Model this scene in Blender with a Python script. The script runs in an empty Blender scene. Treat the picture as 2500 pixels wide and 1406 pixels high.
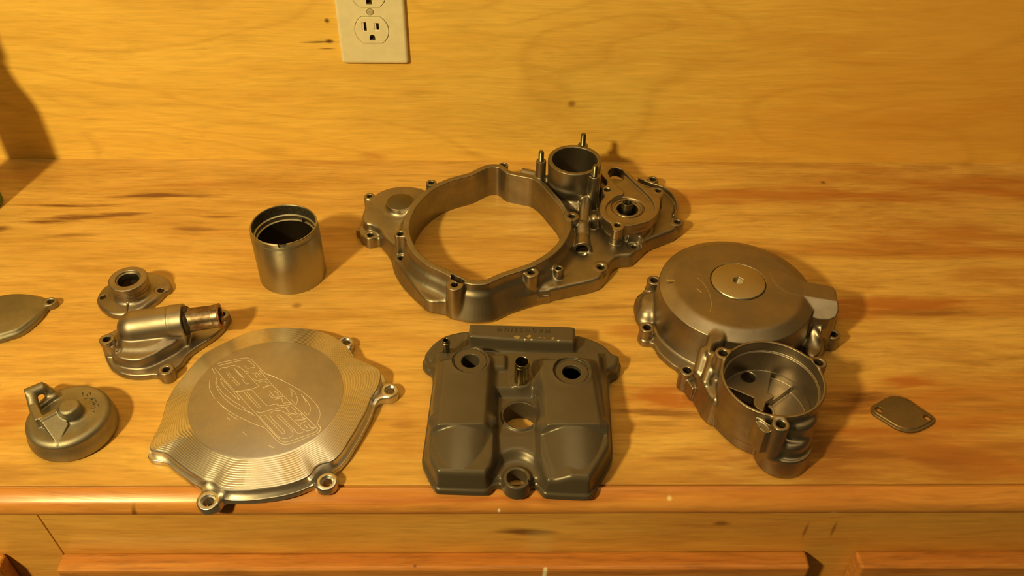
import bpy, bmesh, math
import numpy as np
from mathutils import Vector, Matrix

# ------------------------------------------------------------------ camera, world, lamp, exposure
S = bpy.context.scene
COL = S.collection
F_PX, PITCH, YAW, ROLL = 2150.0, math.radians(42), math.radians(1.4), math.radians(1.05)
CAM = np.array([0.0, -853.0, 571.0])                      # millimetres; y = 0 is the backboard, z = 0 the bench top
_fw = np.array([math.sin(YAW) * math.cos(PITCH), math.cos(YAW) * math.cos(PITCH), -math.sin(PITCH)])
_rt = np.array([math.cos(YAW), -math.sin(YAW), 0.0])
_up = np.cross(_rt, _fw)
_r2 = math.cos(ROLL) * _rt + math.sin(ROLL) * _up
_u2 = -math.sin(ROLL) * _rt + math.cos(ROLL) * _up
_R = np.array([_r2, _u2, _fw])
cd = bpy.data.cameras.new('camera'); cam = bpy.data.objects.new('camera', cd); COL.objects.link(cam)
cd.sensor_width = 36.0; cd.lens = F_PX / 2500.0 * 36.0; cd.clip_start = 0.01; cd.clip_end = 20
cam.matrix_world = Matrix(((_r2[0], _u2[0], -_fw[0], CAM[0] * .001), (_r2[1], _u2[1], -_fw[1], CAM[1] * .001),
                           (_r2[2], _u2[2], -_fw[2], CAM[2] * .001), (0, 0, 0, 1)))
S.camera = cam
W = bpy.data.worlds.new('room'); S.world = W; W.use_nodes = True
W.node_tree.nodes['Background'].inputs[0].default_value = (1.0, 0.72, 0.30, 1)
W.node_tree.nodes['Background'].inputs[1].default_value = 0.05
ld = bpy.data.lights.new('desk_lamp', 'SPOT'); lo = bpy.data.objects.new('desk_lamp', ld); COL.objects.link(lo)
lo.location = (-0.85, -1.25, 1.08); ld.energy = 112; ld.color = (1.0, 0.74, 0.27); ld.shadow_soft_size = 0.06
ld.spot_size = math.radians(125); ld.spot_blend = 0.5
lo.rotation_euler = (Vector((0.05, -0.15, 0.05)) - lo.location).to_track_quat('-Z', 'Y').to_euler()
ad = bpy.data.lights.new('ceiling_fixture', 'AREA'); ao = bpy.data.objects.new('ceiling_fixture', ad); COL.objects.link(ao)
ad.shape = 'RECTANGLE'; ad.size = 1.30; ad.size_y = 0.38; ad.energy = 4.4; ad.color = (1.0, 0.77, 0.36); ao.location = (0.05, -0.43, 1.42)
S.view_settings.view_transform = 'Standard'; S.view_settings.look = 'None'
S.view_settings.exposure = 0.0; S.view_settings.gamma = 1.0; S.view_settings.use_curve_mapping = False


def A(px, py, z=0.0):
    """world x, y (mm) of a traced photograph point that lies at height z"""
    d = _R.T @ np.array([(px - 1250) / F_PX, -(py - 703) / F_PX, 1.0])
    t = (z - CAM[2]) / d[2]
    return float(CAM[0] + t * d[0]), float(CAM[1] + t * d[1])


def AW(px, py):
    d = _R.T @ np.array([(px - 1250) / F_PX, -(py - 703) / F_PX, 1.0])
    t = (0 - CAM[1]) / d[1]
    return float(CAM[0] + t * d[0]), float(CAM[2] + t * d[2])


def AY(px, py, y):
    d = _R.T @ np.array([(px - 1250) / F_PX, -(py - 703) / F_PX, 1.0]); t = (y - CAM[1]) / d[1]
    return float(CAM[0] + t * d[0]), float(CAM[2] + t * d[2])


def PX(s):
    return [tuple(float(v) for v in p.split(',')) for p in s.split()]


def PA(s, z=0.0):
    return np.array([A(p[0], p[1], p[2] if len(p) > 2 else z) for p in PX(s)])


def smooth(pts, n=6, closed=True):
    """centripetal-ish Catmull-Rom through traced points"""
    P = np.asarray(pts, float); N = len(P); out = []
    for i in range(N if closed else N - 1):
        if closed: p0, p1, p2, p3 = P[i - 1], P[i], P[(i + 1) % N], P[(i + 2) % N]
        else: p0, p1, p2, p3 = P[max(i - 1, 0)], P[i], P[i + 1], P[min(i + 2, N - 1)]
        L = np.linalg.norm(p2 - p1)
        m1 = (p2 - p0); m1 = m1 / (np.linalg.norm(m1) + 1e-9) * L * .9
        m2 = (p3 - p1); m2 = m2 / (np.linalg.norm(m2) + 1e-9) * L * .9
        for k in range(n):
            t = k / n; t2, t3 = t * t, t ** 3
            out.append((2 * t3 - 3 * t2 + 1) * p1 + (t3 - 2 * t2 + t) * m1 + (-2 * t3 + 3 * t2) * p2 + (t3 - t2) * m2)
    if not closed: out.append(P[-1])
    return np.array(out)


# ------------------------------------------------------------------ materials
def nodes(name):
    m = bpy.data.materials.new(name); m.use_nodes = True
    nt = m.node_tree; return m, nt, nt.nodes['Principled BSDF']


def N(nt, typ, **kw):
    n = nt.nodes.new(typ)
    for k, v in kw.items():
        if k == 'inp':
            for a, b in v.items():
                if isinstance(b, bpy.types.NodeSocket): nt.links.new(b, n.inputs[a])
                else: n.inputs[a].default_value = b
        else: setattr(n, k, v)
    return n


def mixc(nt, fac, a, b, mode='MIX'):
    n = nt.nodes.new('ShaderNodeMix'); n.data_type = 'RGBA'; n.blend_type = mode
    for i, v in ((0, fac), (6, a), (7, b)):
        if isinstance(v, bpy.types.NodeSocket): nt.links.new(v, n.inputs[i])
        elif isinstance(v, tuple) and len(v) == 3: n.inputs[i].default_value = (*v, 1)
        else: n.inputs[i].default_value = v
    return n.outputs[2]


def ramp(nt, src, stops):
    n = nt.nodes.new('ShaderNodeValToRGB'); e = n.color_ramp.elements
    while len(e) < len(stops): e.new(0.5)
    for el, (p, c) in zip(e, stops):
        el.position = p; el.color = (*c, 1) if isinstance(c, tuple) else (c, c, c, 1)
    nt.links.new(src, n.inputs[0]); return n.outputs[0]


def math_(nt, op, a, b=0.0, clamp=False):
    n = nt.nodes.new('ShaderNodeMath'); n.operation = op; n.use_clamp = clamp
    for i, v in ((0, a), (1, b)):
        if isinstance(v, bpy.types.NodeSocket): nt.links.new(v, n.inputs[i])
        else: n.inputs[i].default_value = v
    return n.outputs[0]


def metal(name, col, rough=.42, metallic=1.0, grain=.10, bump=.15, gscale=2600., tint=None, rvar=.12):
    m, nt, b = nodes(name)
    tc = N(nt, 'ShaderNodeTexCoord')
    big = N(nt, 'ShaderNodeTexNoise', inp={'Vector': tc.outputs['Object'], 'Scale': 28., 'Detail': 5., 'Roughness': .65})
    fine = N(nt, 'ShaderNodeTexNoise', inp={'Vector': tc.outputs['Object'], 'Scale': gscale, 'Detail': 2.})
    c2 = tint or tuple(v * .72 for v in col)
    f = ramp(nt, big.outputs[0], [(.35, 0.), (.68, 1.)])
    c = mixc(nt, f, c2, col)
    g = ramp(nt, fine.outputs[0], [(.3, 1. - grain * 2), (.7, 1.)])
    c = mixc(nt, 1.0, c, g, 'MULTIPLY')
    nt.links.new(c, b.inputs['Base Color'])
    b.inputs['Metallic'].default_value = metallic
    r = N(nt, 'ShaderNodeMapRange', inp={0: big.outputs[0], 1: .3, 2: .7, 3: rough + rvar * .5, 4: rough - rvar * .5})
    nt.links.new(r.outputs[0], b.inputs['Roughness'])
    if bump:
        bp = N(nt, 'ShaderNodeBump', inp={'Height': fine.outputs[0], 'Strength': bump, 'Distance': .0004})
        nt.links.new(bp.outputs[0], b.inputs['Normal'])
    return m


def plain(name, col, rough=.5, metallic=0.0, spec=.5):
    m, nt, b = nodes(name)
    tc = N(nt, 'ShaderNodeTexCoord')
    n = N(nt, 'ShaderNodeTexNoise', inp={'Vector': tc.outputs['Object'], 'Scale': 120., 'Detail': 4.})
    c = mixc(nt, ramp(nt, n.outputs[0], [(.35, 0.), (.7, 1.)]), tuple(v * .92 for v in col), col)
    nt.links.new(c, b.inputs['Base Color'])
    b.inputs['Roughness'].default_value = rough; b.inputs['Metallic'].default_value = metallic
    b.inputs['Specular IOR Level'].default_value = spec
    return m


def wood(name, light, mid, dark, stretch=(1.6, 24., 24.), streak=.5, red=None, redscale=(1.2, 9., 9.), stains=(), rough=.38,
         figure=0.0, redgrad=None, streakscale=(3.5, 75., 75.), plane='XY', fine=.5, blot=0., blotc=None, fibre=.5):
    """lengthwise grain along X; stains = (x, y, rx, ry, strength, colour) in metres on the surface"""
    m, nt, b = nodes(name)
    tc = N(nt, 'ShaderNodeTexCoord'); P = tc.outputs['Object']
    wn = N(nt, 'ShaderNodeTexNoise', inp={'Vector': P, 'Scale': 5., 'Detail': 2.})
    wob = N(nt, 'ShaderNodeVectorMath', operation='SCALE', inp={0: wn.outputs[1], 'Scale': .02})
    Pw = N(nt, 'ShaderNodeVectorMath', operation='ADD', inp={0: P, 1: wob.outputs[0]}).outputs[0]

    def st(sc, scale=1., det=6., rg=.6, dist=0.):
        mp = N(nt, 'ShaderNodeMapping', inp={0: Pw}); mp.inputs['Scale'].default_value = sc
        return N(nt, 'ShaderNodeTexNoise', inp={'Vector': mp.outputs[0], 'Scale': scale, 'Detail': det, 'Roughness': rg, 'Distortion': dist}).outputs[0]
    g = st(stretch, 1.6, 7., .62, .4)
    c = ramp(nt, g, [(.28, mid), (.62, light)])
    if red:
        r = st(redscale, 1.3, 5., .6, .6)
        rf = ramp(nt, r, [(.50, 0.), (.72, 1.)])
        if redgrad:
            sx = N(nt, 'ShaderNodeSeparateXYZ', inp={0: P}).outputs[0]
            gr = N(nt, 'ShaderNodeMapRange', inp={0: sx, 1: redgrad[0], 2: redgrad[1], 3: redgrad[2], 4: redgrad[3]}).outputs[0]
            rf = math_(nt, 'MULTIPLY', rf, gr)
        c = mixc(nt, rf, c, red)
    if figure:
        mp = N(nt, 'ShaderNodeMapping', inp={0: Pw}); mp.inputs['Scale'].default_value = (2.2, 7., 7.)
        fn = N(nt, 'ShaderNodeTexNoise', inp={'Vector': mp.outputs[0], 'Scale': 1.1, 'Detail': 1.5, 'Distortion': .5}).outputs[0]
        bands = math_(nt, 'PINGPONG', math_(nt, 'MULTIPLY', fn, 9.), .5)
        bf = ramp(nt, bands, [(0.0, 1.), (.16, 0.)])
        c = mixc(nt, math_(nt, 'MULTIPLY', bf, figure), c, dark)
    s = st(streakscale, 1.6, 4., .55)
    sf = ramp(nt, s, [(.60, 0.), (.74, 1.)])
    patch = ramp(nt, st((2., 6., 6.), 1.5, 2.), [(.42, 0.15), (.62, 1.)])
    c = mixc(nt, math_(nt, 'MULTIPLY', math_(nt, 'MULTIPLY', sf, patch), streak), c, dark)
    if blot:
        bl = st((5., 19., 19.), 1.5, 6., .68, .5)
        bf2 = ramp(nt, bl, [(.47, 0.), (.70, 1.)])
        if redgrad:
            bf2 = math_(nt, 'MULTIPLY', bf2, N(nt, 'ShaderNodeMapRange', inp={0: sx, 1: redgrad[0], 2: redgrad[1], 3: .5, 4: 1.0}).outputs[0])
        c = mixc(nt, math_(nt, 'MULTIPLY', bf2, blot), c, blotc or dark)
    f2 = st((26., 240., 240.), 1.0, 4., .62)
    c = mixc(nt, fibre, c, mixc(nt, 1.0, c, ramp(nt, f2, [(.28, .62), (.50, .98), (.70, 1.12)]), 'MULTIPLY'))
    f = st((18., 520., 520.), 1.0, 3., .6)
    c = mixc(nt, fine, c, mixc(nt, 1.0, c, ramp(nt, f, [(.3, .80), (.65, 1.08)]), 'MULTIPLY'))
    for (x, y, rx, ry, a, cc) in stains:
        loc = (x, y, 0) if plane == 'XY' else (x, 0, y)
        sc = (1 / rx, 1 / ry, 0) if plane == 'XY' else (1 / rx, 0, 1 / ry)
        off = N(nt, 'ShaderNodeVectorMath', operation='SUBTRACT', inp={0: Pw, 1: loc})
        mu = N(nt, 'ShaderNodeVectorMath', operation='MULTIPLY', inp={0: off.outputs[0], 1: sc})
        ln = N(nt, 'ShaderNodeVectorMath', operation='LENGTH', inp={0: mu.outputs[0]}).outputs['Value']
        nn = st((14., 130., 130.), 1.2, 4., .6)
        d = math_(nt, 'ADD', ln, math_(nt, 'MULTIPLY', math_(nt, 'SUBTRACT', nn, .5), (2.4 if plane == 'XY' else 1.2) * min(1., max(.2, rx / .014))))
        k = N(nt, 'ShaderNodeMapRange', inp={0: d, 1: 1.15, 2: .35, 3: 0., 4: a}); k.clamp = True
        c = mixc(nt, k.outputs[0], c, cc)
    nt.links.new(c, b.inputs['Base Color'])
    rr = N(nt, 'ShaderNodeMapRange', inp={0: g, 1: .3, 2: .7, 3: rough + .10, 4: rough - .06})
    nt.links.new(rr.outputs[0], b.inputs['Roughness'])
    bp = N(nt, 'ShaderNodeBump', inp={'Height': f, 'Strength': .10, 'Distance': .0005})
    nt.links.new(bp.outputs[0], b.inputs['Normal'])
    b.inputs['Specular IOR Level'].default_value = .42
    return m


# ------------------------------------------------------------------ scene-graph helpers
def tag(o, label=None, cat=None, group=None, kind=None):
    if label: o['label'] = label
    if cat: o['category'] = cat
    if group: o['group'] = group
    if kind: o['kind'] = kind
    return o


def thing(name, label, cat, loc):
    o = bpy.data.objects.new(name, None); COL.objects.link(o); o.empty_display_size = .01
    o.location = (loc[0] * .001, loc[1] * .001, loc[2] * .001)
    o['_o'] = list(loc); return tag(o, label, cat)


def origin(p):
    v = np.zeros(3)
    while p is not None:
        v = v + np.array(p.get('_o', (0, 0, 0)), float); p = p.parent
    return v


def link(name, me, mat, parent=None, at=None):
    """mesh data already relative to the parent origin"""
    o = bpy.data.objects.new(name, me); COL.objects.link(o)
    if mat: me.materials.append(mat)
    if parent is not None: o.parent = parent
    return o


def put(name, V, Fc, mat, parent=None, smooth_=None, label=None):
    """V in world mm, faces list; stored relative to its thing"""
    V = np.asarray(V, float) - origin(parent)
    me = bpy.data.meshes.new(name); me.from_pydata((V * .001).tolist(), [], [list(map(int, f)) for f in Fc]); me.update()
    if smooth_ is not None:
        me.shade_smooth()
        if smooth_ < 180: me.set_sharp_from_angle(angle=math.radians(smooth_))
    o = link(name, me, mat, parent)
    if label: o['label'] = label
    return o


def lathe(prof, c, seg=72, axis=None, closed=True):
    """profile of (r, z); about +z at c, or about an axis vector; returns V, F"""
    prof = list(prof); n = len(prof); V = []; Fc = []
    M = np.eye(3)
    if axis is not None:
        q = Vector((0, 0, 1)).rotation_difference(Vector(axis).normalized()).to_matrix(); M = np.array(q)
    for k in range(seg):
        a = 2 * math.pi * k / seg
        for r, z in prof: V.append(M @ np.array([r * math.cos(a), r * math.sin(a), z]) + np.array(c, float))
    m = n if closed else n - 1
    for k in range(seg):
        k2 = (k + 1) % seg
        for i in range(m):
            j = (i + 1) % n
            if prof[i][0] < 1e-6 and prof[j][0] < 1e-6: continue
            if prof[i][0] < 1e-6: Fc.append((k * n + i, k2 * n + j, k * n + j))
            elif prof[j][0] < 1e-6: Fc.append((k * n + i, k2 * n + i, k * n + j))
            else: Fc.append((k * n + i, k2 * n + i, k2 * n + j, k * n + j))
    return np.array(V), Fc


def boxm(x0, x1, y0, y1, z0, z1):
    V = [(x, y, z) for x in (x0, x1) for y in (y0, y1) for z in (z0, z1)]
    return V, [(0, 1, 3, 2), (4, 6, 7, 5), (0, 4, 5, 1), (2, 3, 7, 6), (0, 2, 6, 4), (1, 5, 7, 3)]


def bevel(o, w, seg=3):
    md = o.modifiers.new('bevel', 'BEVEL'); md.width = w * .001; md.segments = seg; md.limit_method = 'ANGLE'; md.harden_normals = False
    return o


def ribbon(polys, z, w, h=.12):
    """raised line strokes lying on a flat face: list of xy polylines"""
    V = []; Fc = []
    for P in polys:
        P = np.asarray(P, float)
        if len(P) < 2: continue
        T = np.gradient(P, axis=0); T /= (np.linalg.norm(T, axis=1, keepdims=True) + 1e-9)
        Nn = np.c_[-T[:, 1], T[:, 0]]; b = len(V)
        for p, q in zip(P, Nn):
            l = p + q * w / 2; r = p - q * w / 2
            V += [(l[0], l[1], z - .05), (p[0], p[1], z + h), (r[0], r[1], z - .05)]
        for i in range(len(P) - 1):
            a = b + 3 * i
            Fc += [(a, a + 3, a + 4, a + 1), (a + 1, a + 4, a + 5, a + 2)]
    return V, Fc


# ------------------------------------------------------------------ signed-distance castings
def smin(a, b, k):
    if k <= 0: return np.minimum(a, b)
    h = np.maximum(k - np.abs(a - b), 0) / k
    return np.minimum(a, b) - h * h * k * .25


def rnd(q1, q2, r):
    q1 = q1 + r; q2 = q2 + r
    return np.minimum(np.maximum(q1, q2), 0) + np.hypot(np.maximum(q1, 0), np.maximum(q2, 0)) - r


def pdist(P, X, Y):
    """signed distance to a closed polygon"""
    X, Y = np.broadcast_arrays(X, Y); d = np.full(X.shape, 1e9, np.float32); ins = np.zeros(X.shape, bool)
    X = X.astype(np.float32); Y = Y.astype(np.float32)
    for i in range(len(P)):
        ax, ay = P[i - 1]; bx, by = P[i]; ex, ey = bx - ax, by - ay; L = ex * ex + ey * ey
        if L < 1e-9: continue
        wx, wy = X - ax, Y - ay
        t = np.clip((wx * ex + wy * ey) / L, 0, 1)
        dd = (wx - t * ex) ** 2 + (wy - t * ey) ** 2
        np.minimum(d, dd, out=d)
        if abs(ey) > 1e-9:
            c = ((ay > Y) != (by > Y)) & (X < ex * (Y - ay) / ey + ax); ins ^= c
    d = np.sqrt(d); return np.where(ins, -d, d)


def cyl(x, y, z0, z1, r, rd=.8, r1=None):
    """vertical cylinder or cone (r at z0, r1 at z1)"""
    r1 = r if r1 is None else r1; R = max(r, r1)
    def f(X, Y, Z):
        rr = r + (r1 - r) * (Z - z0) / (z1 - z0)
        q1 = (np.hypot(X - x, Y - y) - rr) * (1 / math.hypot(1, (r1 - r) / (z1 - z0)))
        return rnd(q1, np.abs(Z - (z0 + z1) / 2) - (z1 - z0) / 2, rd)
    return f, (x - R, x + R, y - R, y + R, z0, z1)


def poly(P, z0, z1, rd=1., draft=0., off=0.):
    P = np.asarray(P)
    def f(X, Y, Z):
        d2 = pdist(P, X[:, :, 0], Y[:, :, 0])[:, :, None] - off
        return rnd(d2 + (Z - z0) * draft, np.abs(Z - (z0 + z1) / 2) - (z1 - z0) / 2, rd)
    a, b = P.min(0) - max(off, 0), P.max(0) + max(off, 0)
    return f, (a[0], b[0], a[1], b[1], z0, z1)


def hfield(P, z0, H, zmax, rd=2., draft=.0, c=.85, off=0.):
    """body bounded by polygon P, floor z0 and roof H(X, Y)"""
    P = np.asarray(P)
    def f(X, Y, Z):
        d2 = pdist(P, X[:, :, 0], Y[:, :, 0])[:, :, None] - off
        h = H(X[:, :, 0], Y[:, :, 0])[:, :, None]
        return np.maximum(rnd(d2 + (Z - z0) * draft, (Z - h) * c, rd), z0 - Z)
    a, b = P.min(0) - max(off, 0), P.max(0) + max(off, 0)
    return f, (a[0], b[0], a[1], b[1], z0, zmax)


def ring(P, z0, z1, t_out, rd=.8, t_in=0., draft=0.):
    P = np.asarray(P)
    def f(X, Y, Z):
        d2 = pdist(P, X[:, :, 0], Y[:, :, 0])[:, :, None]
        q = np.maximum(d2 - t_out + (Z - z1) * draft, -(d2 - t_in))
        return rnd(q, np.abs(Z - (z0 + z1) / 2) - (z1 - z0) / 2, rd)
    a, b = P.min(0), P.max(0); e = t_out + draft * (z1 - z0)
    return f, (a[0] - e, b[0] + e, a[1] - e, b[1] + e, z0, z1)


def caps(a, b, ra, rb=None):
    rb = ra if rb is None else rb; a = np.array(a, float); b = np.array(b, float); ab = b - a; L = ab @ ab
    def f(X, Y, Z):
        t = np.clip(((X - a[0]) * ab[0] + (Y - a[1]) * ab[1] + (Z - a[2]) * ab[2]) / L, 0, 1)
        return np.sqrt((X - a[0] - t * ab[0]) ** 2 + (Y - a[1] - t * ab[1]) ** 2 + (Z - a[2] - t * ab[2]) ** 2) - (ra + (rb - ra) * t)
    lo = np.minimum(a - ra, b - rb); hi = np.maximum(a + ra, b + rb)
    return f, (lo[0], hi[0], lo[1], hi[1], lo[2], hi[2])


def rod(a, b, ra, rb=None, rd=.6):
    """flat-ended cylinder or cone between two points"""
    rb = ra if rb is None else rb; a = np.array(a, float); b = np.array(b, float); ab = b - a; L = np.linalg.norm(ab); u = ab / L
    def f(X, Y, Z):
        dx, dy, dz = X - a[0], Y - a[1], Z - a[2]
        h = dx * u[0] + dy * u[1] + dz * u[2]
        r = np.sqrt(np.maximum(dx * dx + dy * dy + dz * dz - h * h, 0))
        return rnd(r - (ra + (rb - ra) * h / L), np.abs(h - L / 2) - L / 2, rd)
    R = max(ra, rb); lo = np.minimum(a, b) - R; hi = np.maximum(a, b) + R
    return f, (lo[0], hi[0], lo[1], hi[1], lo[2], hi[2])


def box(c, h, ang=0., rd=1., slope=0.):
    """rotated box; centre, half sizes; roof falls by slope along its local y"""
    ca, sa = math.cos(math.radians(ang)), math.sin(math.radians(ang))
    def f(X, Y, Z):
        dx, dy = X - c[0], Y - c[1]
        lx = np.abs(dx * ca + dy * sa) - h[0] + rd; l2 = -dx * sa + dy * ca; ly = np.abs(l2) - h[1] + rd
        lz = np.abs(Z - c[2] - l2 * slope) - h[2] + rd
        return np.sqrt(np.maximum(lx, 0) ** 2 + np.maximum(ly, 0) ** 2 + np.maximum(lz, 0) ** 2) + np.minimum(np.maximum(np.maximum(lx, ly), lz), 0) - rd
    R = math.hypot(h[0], h[1]); e = abs(slope) * h[1]
    return f, (c[0] - R, c[0] + R, c[1] - R, c[1] + R, c[2] - h[2] - e, c[2] + h[2] + e)


def ball(c, r, sz=1.):
    def f(X, Y, Z):
        return (np.sqrt((X - c[0]) ** 2 + (Y - c[1]) ** 2 + ((Z - c[2]) / sz) ** 2) - r)
    return f, (c[0] - r, c[0] + r, c[1] - r, c[1] + r, c[2] - r * sz, c[2] + r * sz)


class Cast:
    def __init__(s, x0, x1, y0, y1, z0, z1, h):
        s.h = h; s.o = np.array([x0, y0, z0], float) - 2.5 * h
        n = [int(math.ceil((b - a) / h)) + 6 for a, b in ((x0, x1), (y0, y1), (z0, z1))]
        s.ax = [s.o[i] + h * np.arange(n[i]) for i in range(3)]
        s.f = np.full(n, 30., np.float32); s.lab = np.zeros(n, np.int16); s.names = ['body']; s.cur = 0

    def part(s, name):
        s.names.append(name); s.cur = len(s.names) - 1; return s

    def body(s): s.cur = 0; return s

    def _sl(s, bb, pad):
        r = []
        for i in range(3):
            a = int(math.floor((bb[2 * i] - pad - s.o[i]) / s.h)); b = int(math.ceil((bb[2 * i + 1] + pad - s.o[i]) / s.h)) + 1
            r.append(slice(max(a, 0), max(min(b, len(s.ax[i])), 0)))
        return tuple(r), s.ax[0][r[0]][:, None, None].astype(np.float32), s.ax[1][r[1]][None, :, None].astype(np.float32), s.ax[2][r[2]][None, None, :].astype(np.float32)

    def add(s, pr, k=2., name=None):
        if name: s.part(name)
        sl, X, Y, Z = s._sl(pr[1], k + 3 * s.h)
        if min(X.size, Y.size, Z.size) == 0: return s
        d = pr[0](X, Y, Z).astype(np.float32); old = s.f[sl]
        L = s.lab[sl]; L[d < old] = s.cur
        s.f[sl] = smin(old, d, k)
        if name: s.body()
        return s

    def sub(s, pr, k=.6, name=None):
        if name: s.part(name)
        sl, X, Y, Z = s._sl(pr[1], k + 3 * s.h)
        if min(X.size, Y.size, Z.size) == 0: return s
        d = pr[0](X, Y, Z).astype(np.float32); old = s.f[sl]
        if name:
            L = s.lab[sl]; L[(d < 1.2 * s.h)] = s.cur
        s.f[sl] = -smin(-old, d, k)
        if name: s.body()
        return s

    def samp(s, p):
        q = (p - s.o) / s.h; n = np.array(s.f.shape)
        i = np.clip(np.floor(q).astype(np.int64), 0, n - 2); t = np.clip(q - i, 0, 1).astype(np.float32)
        f = s.f; x, y, z = i.T; a, b, c = t.T
        c00 = f[x, y, z] * (1 - a) + f[x + 1, y, z] * a; c10 = f[x, y + 1, z] * (1 - a) + f[x + 1, y + 1, z] * a
        c01 = f[x, y, z + 1] * (1 - a) + f[x + 1, y, z + 1] * a; c11 = f[x, y + 1, z + 1] * (1 - a) + f[x + 1, y + 1, z + 1] * a
        return (c00 * (1 - b) + c10 * b) * (1 - c) + (c01 * (1 - b) + c11 * b) * c

    def grad(s, p, e):
        g = np.empty_like(p)
        for i in range(3):
            d = np.zeros(3); d[i] = e
            g[:, i] = s.samp(p + d) - s.samp(p - d)
        return g / (2 * e)

    def mesh(s):
        f = s.f; ins = f < 0
        nx, ny, nz = f.shape; cnt = np.zeros((nx - 1, ny - 1, nz - 1), np.int8)
        for a in (0, 1):
            for b in (0, 1):
                for c in (0, 1): cnt += ins[a:nx - 1 + a, b:ny - 1 + b, c:nz - 1 + c]
        act = (cnt > 0) & (cnt < 8); ii = np.argwhere(act); idx = np.full(act.shape, -1, np.int32)
        idx[tuple(ii.T)] = np.arange(len(ii)); cor = {}
        for a in (0, 1):
            for b in (0, 1):
                for c in (0, 1): cor[a, b, c] = f[ii[:, 0] + a, ii[:, 1] + b, ii[:, 2] + c]
        acc = np.zeros((len(ii), 3)); w = np.zeros(len(ii))
        for ca in cor:
            for ax in range(3):
                if ca[ax] == 0:
                    cb = list(ca); cb[ax] = 1; fa, fb = cor[ca], cor[tuple(cb)]
                    cr = (fa < 0) != (fb < 0); t = np.where(cr, fa / np.where(cr, fa - fb, 1), 0)
                    p = np.tile(np.array(ca, float), (len(ii), 1)); p[:, ax] = t
                    acc[cr] += p[cr]; w += cr
        V = s.o + s.h * (ii + acc / w[:, None])
        V0 = V.copy()
        for _ in range(2):
            g = s.grad(V, .45 * s.h); n2 = (g * g).sum(1, keepdims=True) + 1e-4
            V = V - np.clip(s.samp(V)[:, None] * g / n2, -.4 * s.h, .4 * s.h)
            V = V0 + np.clip(V - V0, -.55 * s.h, .55 * s.h)
        Q = []
        for ax in range(3):
            a = [slice(None)] * 3; b = [slice(None)] * 3; a[ax] = slice(0, -1); b[ax] = slice(1, None)
            cr = ins[tuple(a)] != ins[tuple(b)]
            e = np.argwhere(cr); u, v = [(1, 2), (2, 0), (0, 1)][ax]
            e = e[(e[:, u] > 0) & (e[:, v] > 0) & (e[:, u] < f.shape[u] - 1) & (e[:, v] < f.shape[v] - 1)]
            def cell(du, dv):
                c = e.copy(); c[:, u] -= du; c[:, v] -= dv; return idx[tuple(c.T)]
            q = np.stack([cell(1, 1), cell(0, 1), cell(0, 0), cell(1, 0)], 1)
            flip = ~ins[tuple(e.T)]; q[flip] = q[flip][:, ::-1]; Q.append(q)
        Q = np.concatenate(Q)
        g = s.grad(V, .55 * s.h); nrm = g / (np.linalg.norm(g, axis=1, keepdims=True) + 1e-9)
        li = np.clip(np.round((V - nrm * .6 * s.h - s.o) / s.h).astype(int), 0, np.array(f.shape) - 1)
        return V, Q, nrm, s.lab[tuple(li.T)]

    def build(s, parent, mats, keep=None):
        """one object per label; keep: label name -> (object name, material)"""
        V, Q, nrm, lab = s.mesh(); L = lab[Q]; fl = L[:, 0].copy()
        m2 = (L[:, 1] == L[:, 2]) & (L[:, 0] != L[:, 1]); fl[m2] = L[m2, 1]
        og = origin(parent); out = []
        for k, nm in enumerate(s.names):
            q = Q[fl == k]
            if len(q) == 0: continue
            use, inv = np.unique(q, return_inverse=True); q = inv.reshape(q.shape)
            v = (V[use] - og) * .001
            me = bpy.data.meshes.new(nm)
            me.vertices.add(len(v)); me.vertices.foreach_set('co', v.astype(np.float32).ravel())
            me.loops.add(q.size); me.loops.foreach_set('vertex_index', q.astype(np.int32).ravel())
            me.polygons.add(len(q)); me.polygons.foreach_set('loop_start', np.arange(0, q.size, 4, dtype=np.int32))
            me.update(calc_edges=True); me.shade_smooth()
            me.normals_split_custom_set_from_vertices(nrm[use].astype(np.float32))
            nm2 = nm.split('|')[0]; me.name = nm2
            o = link(nm2, me, mats.get(nm2, mats['body']), parent)
            out.append(o)
        return out


# ------------------------------------------------------------------ materials of this place
LT, MD, DK, RD = (.69, .43, .115), (.52, .285, .06), (.20, .075, .016), (.43, .135, .02)
BO = (0.0, -225.0, -850.0)                                     # bench origin (mm)


def stn(lst, z=0.0, dark=(.17, .065, .018)):
    out = []
    for s in lst:
        px, py, hw, hh, a = s[:5]; x, y = A(px, py, z)
        out.append(((x - BO[0]) * .001, (y - BO[1]) * .001, hw / 2.45 * .001, hh / 1.75 * .001, a, s[5] if len(s) > 5 else dark))
    return out


def stv(lst, y, dark=(.17, .065, .018)):
    out = []
    for q in lst:
        x, z = AY(q[0], q[1], y)
        out.append(((x - BO[0]) * .001, (z - BO[2]) * .001, q[2] / 2.45 * .001, q[3] / 1.35 * .001, q[4], q[5] if len(q) > 5 else dark))
    return out


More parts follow.
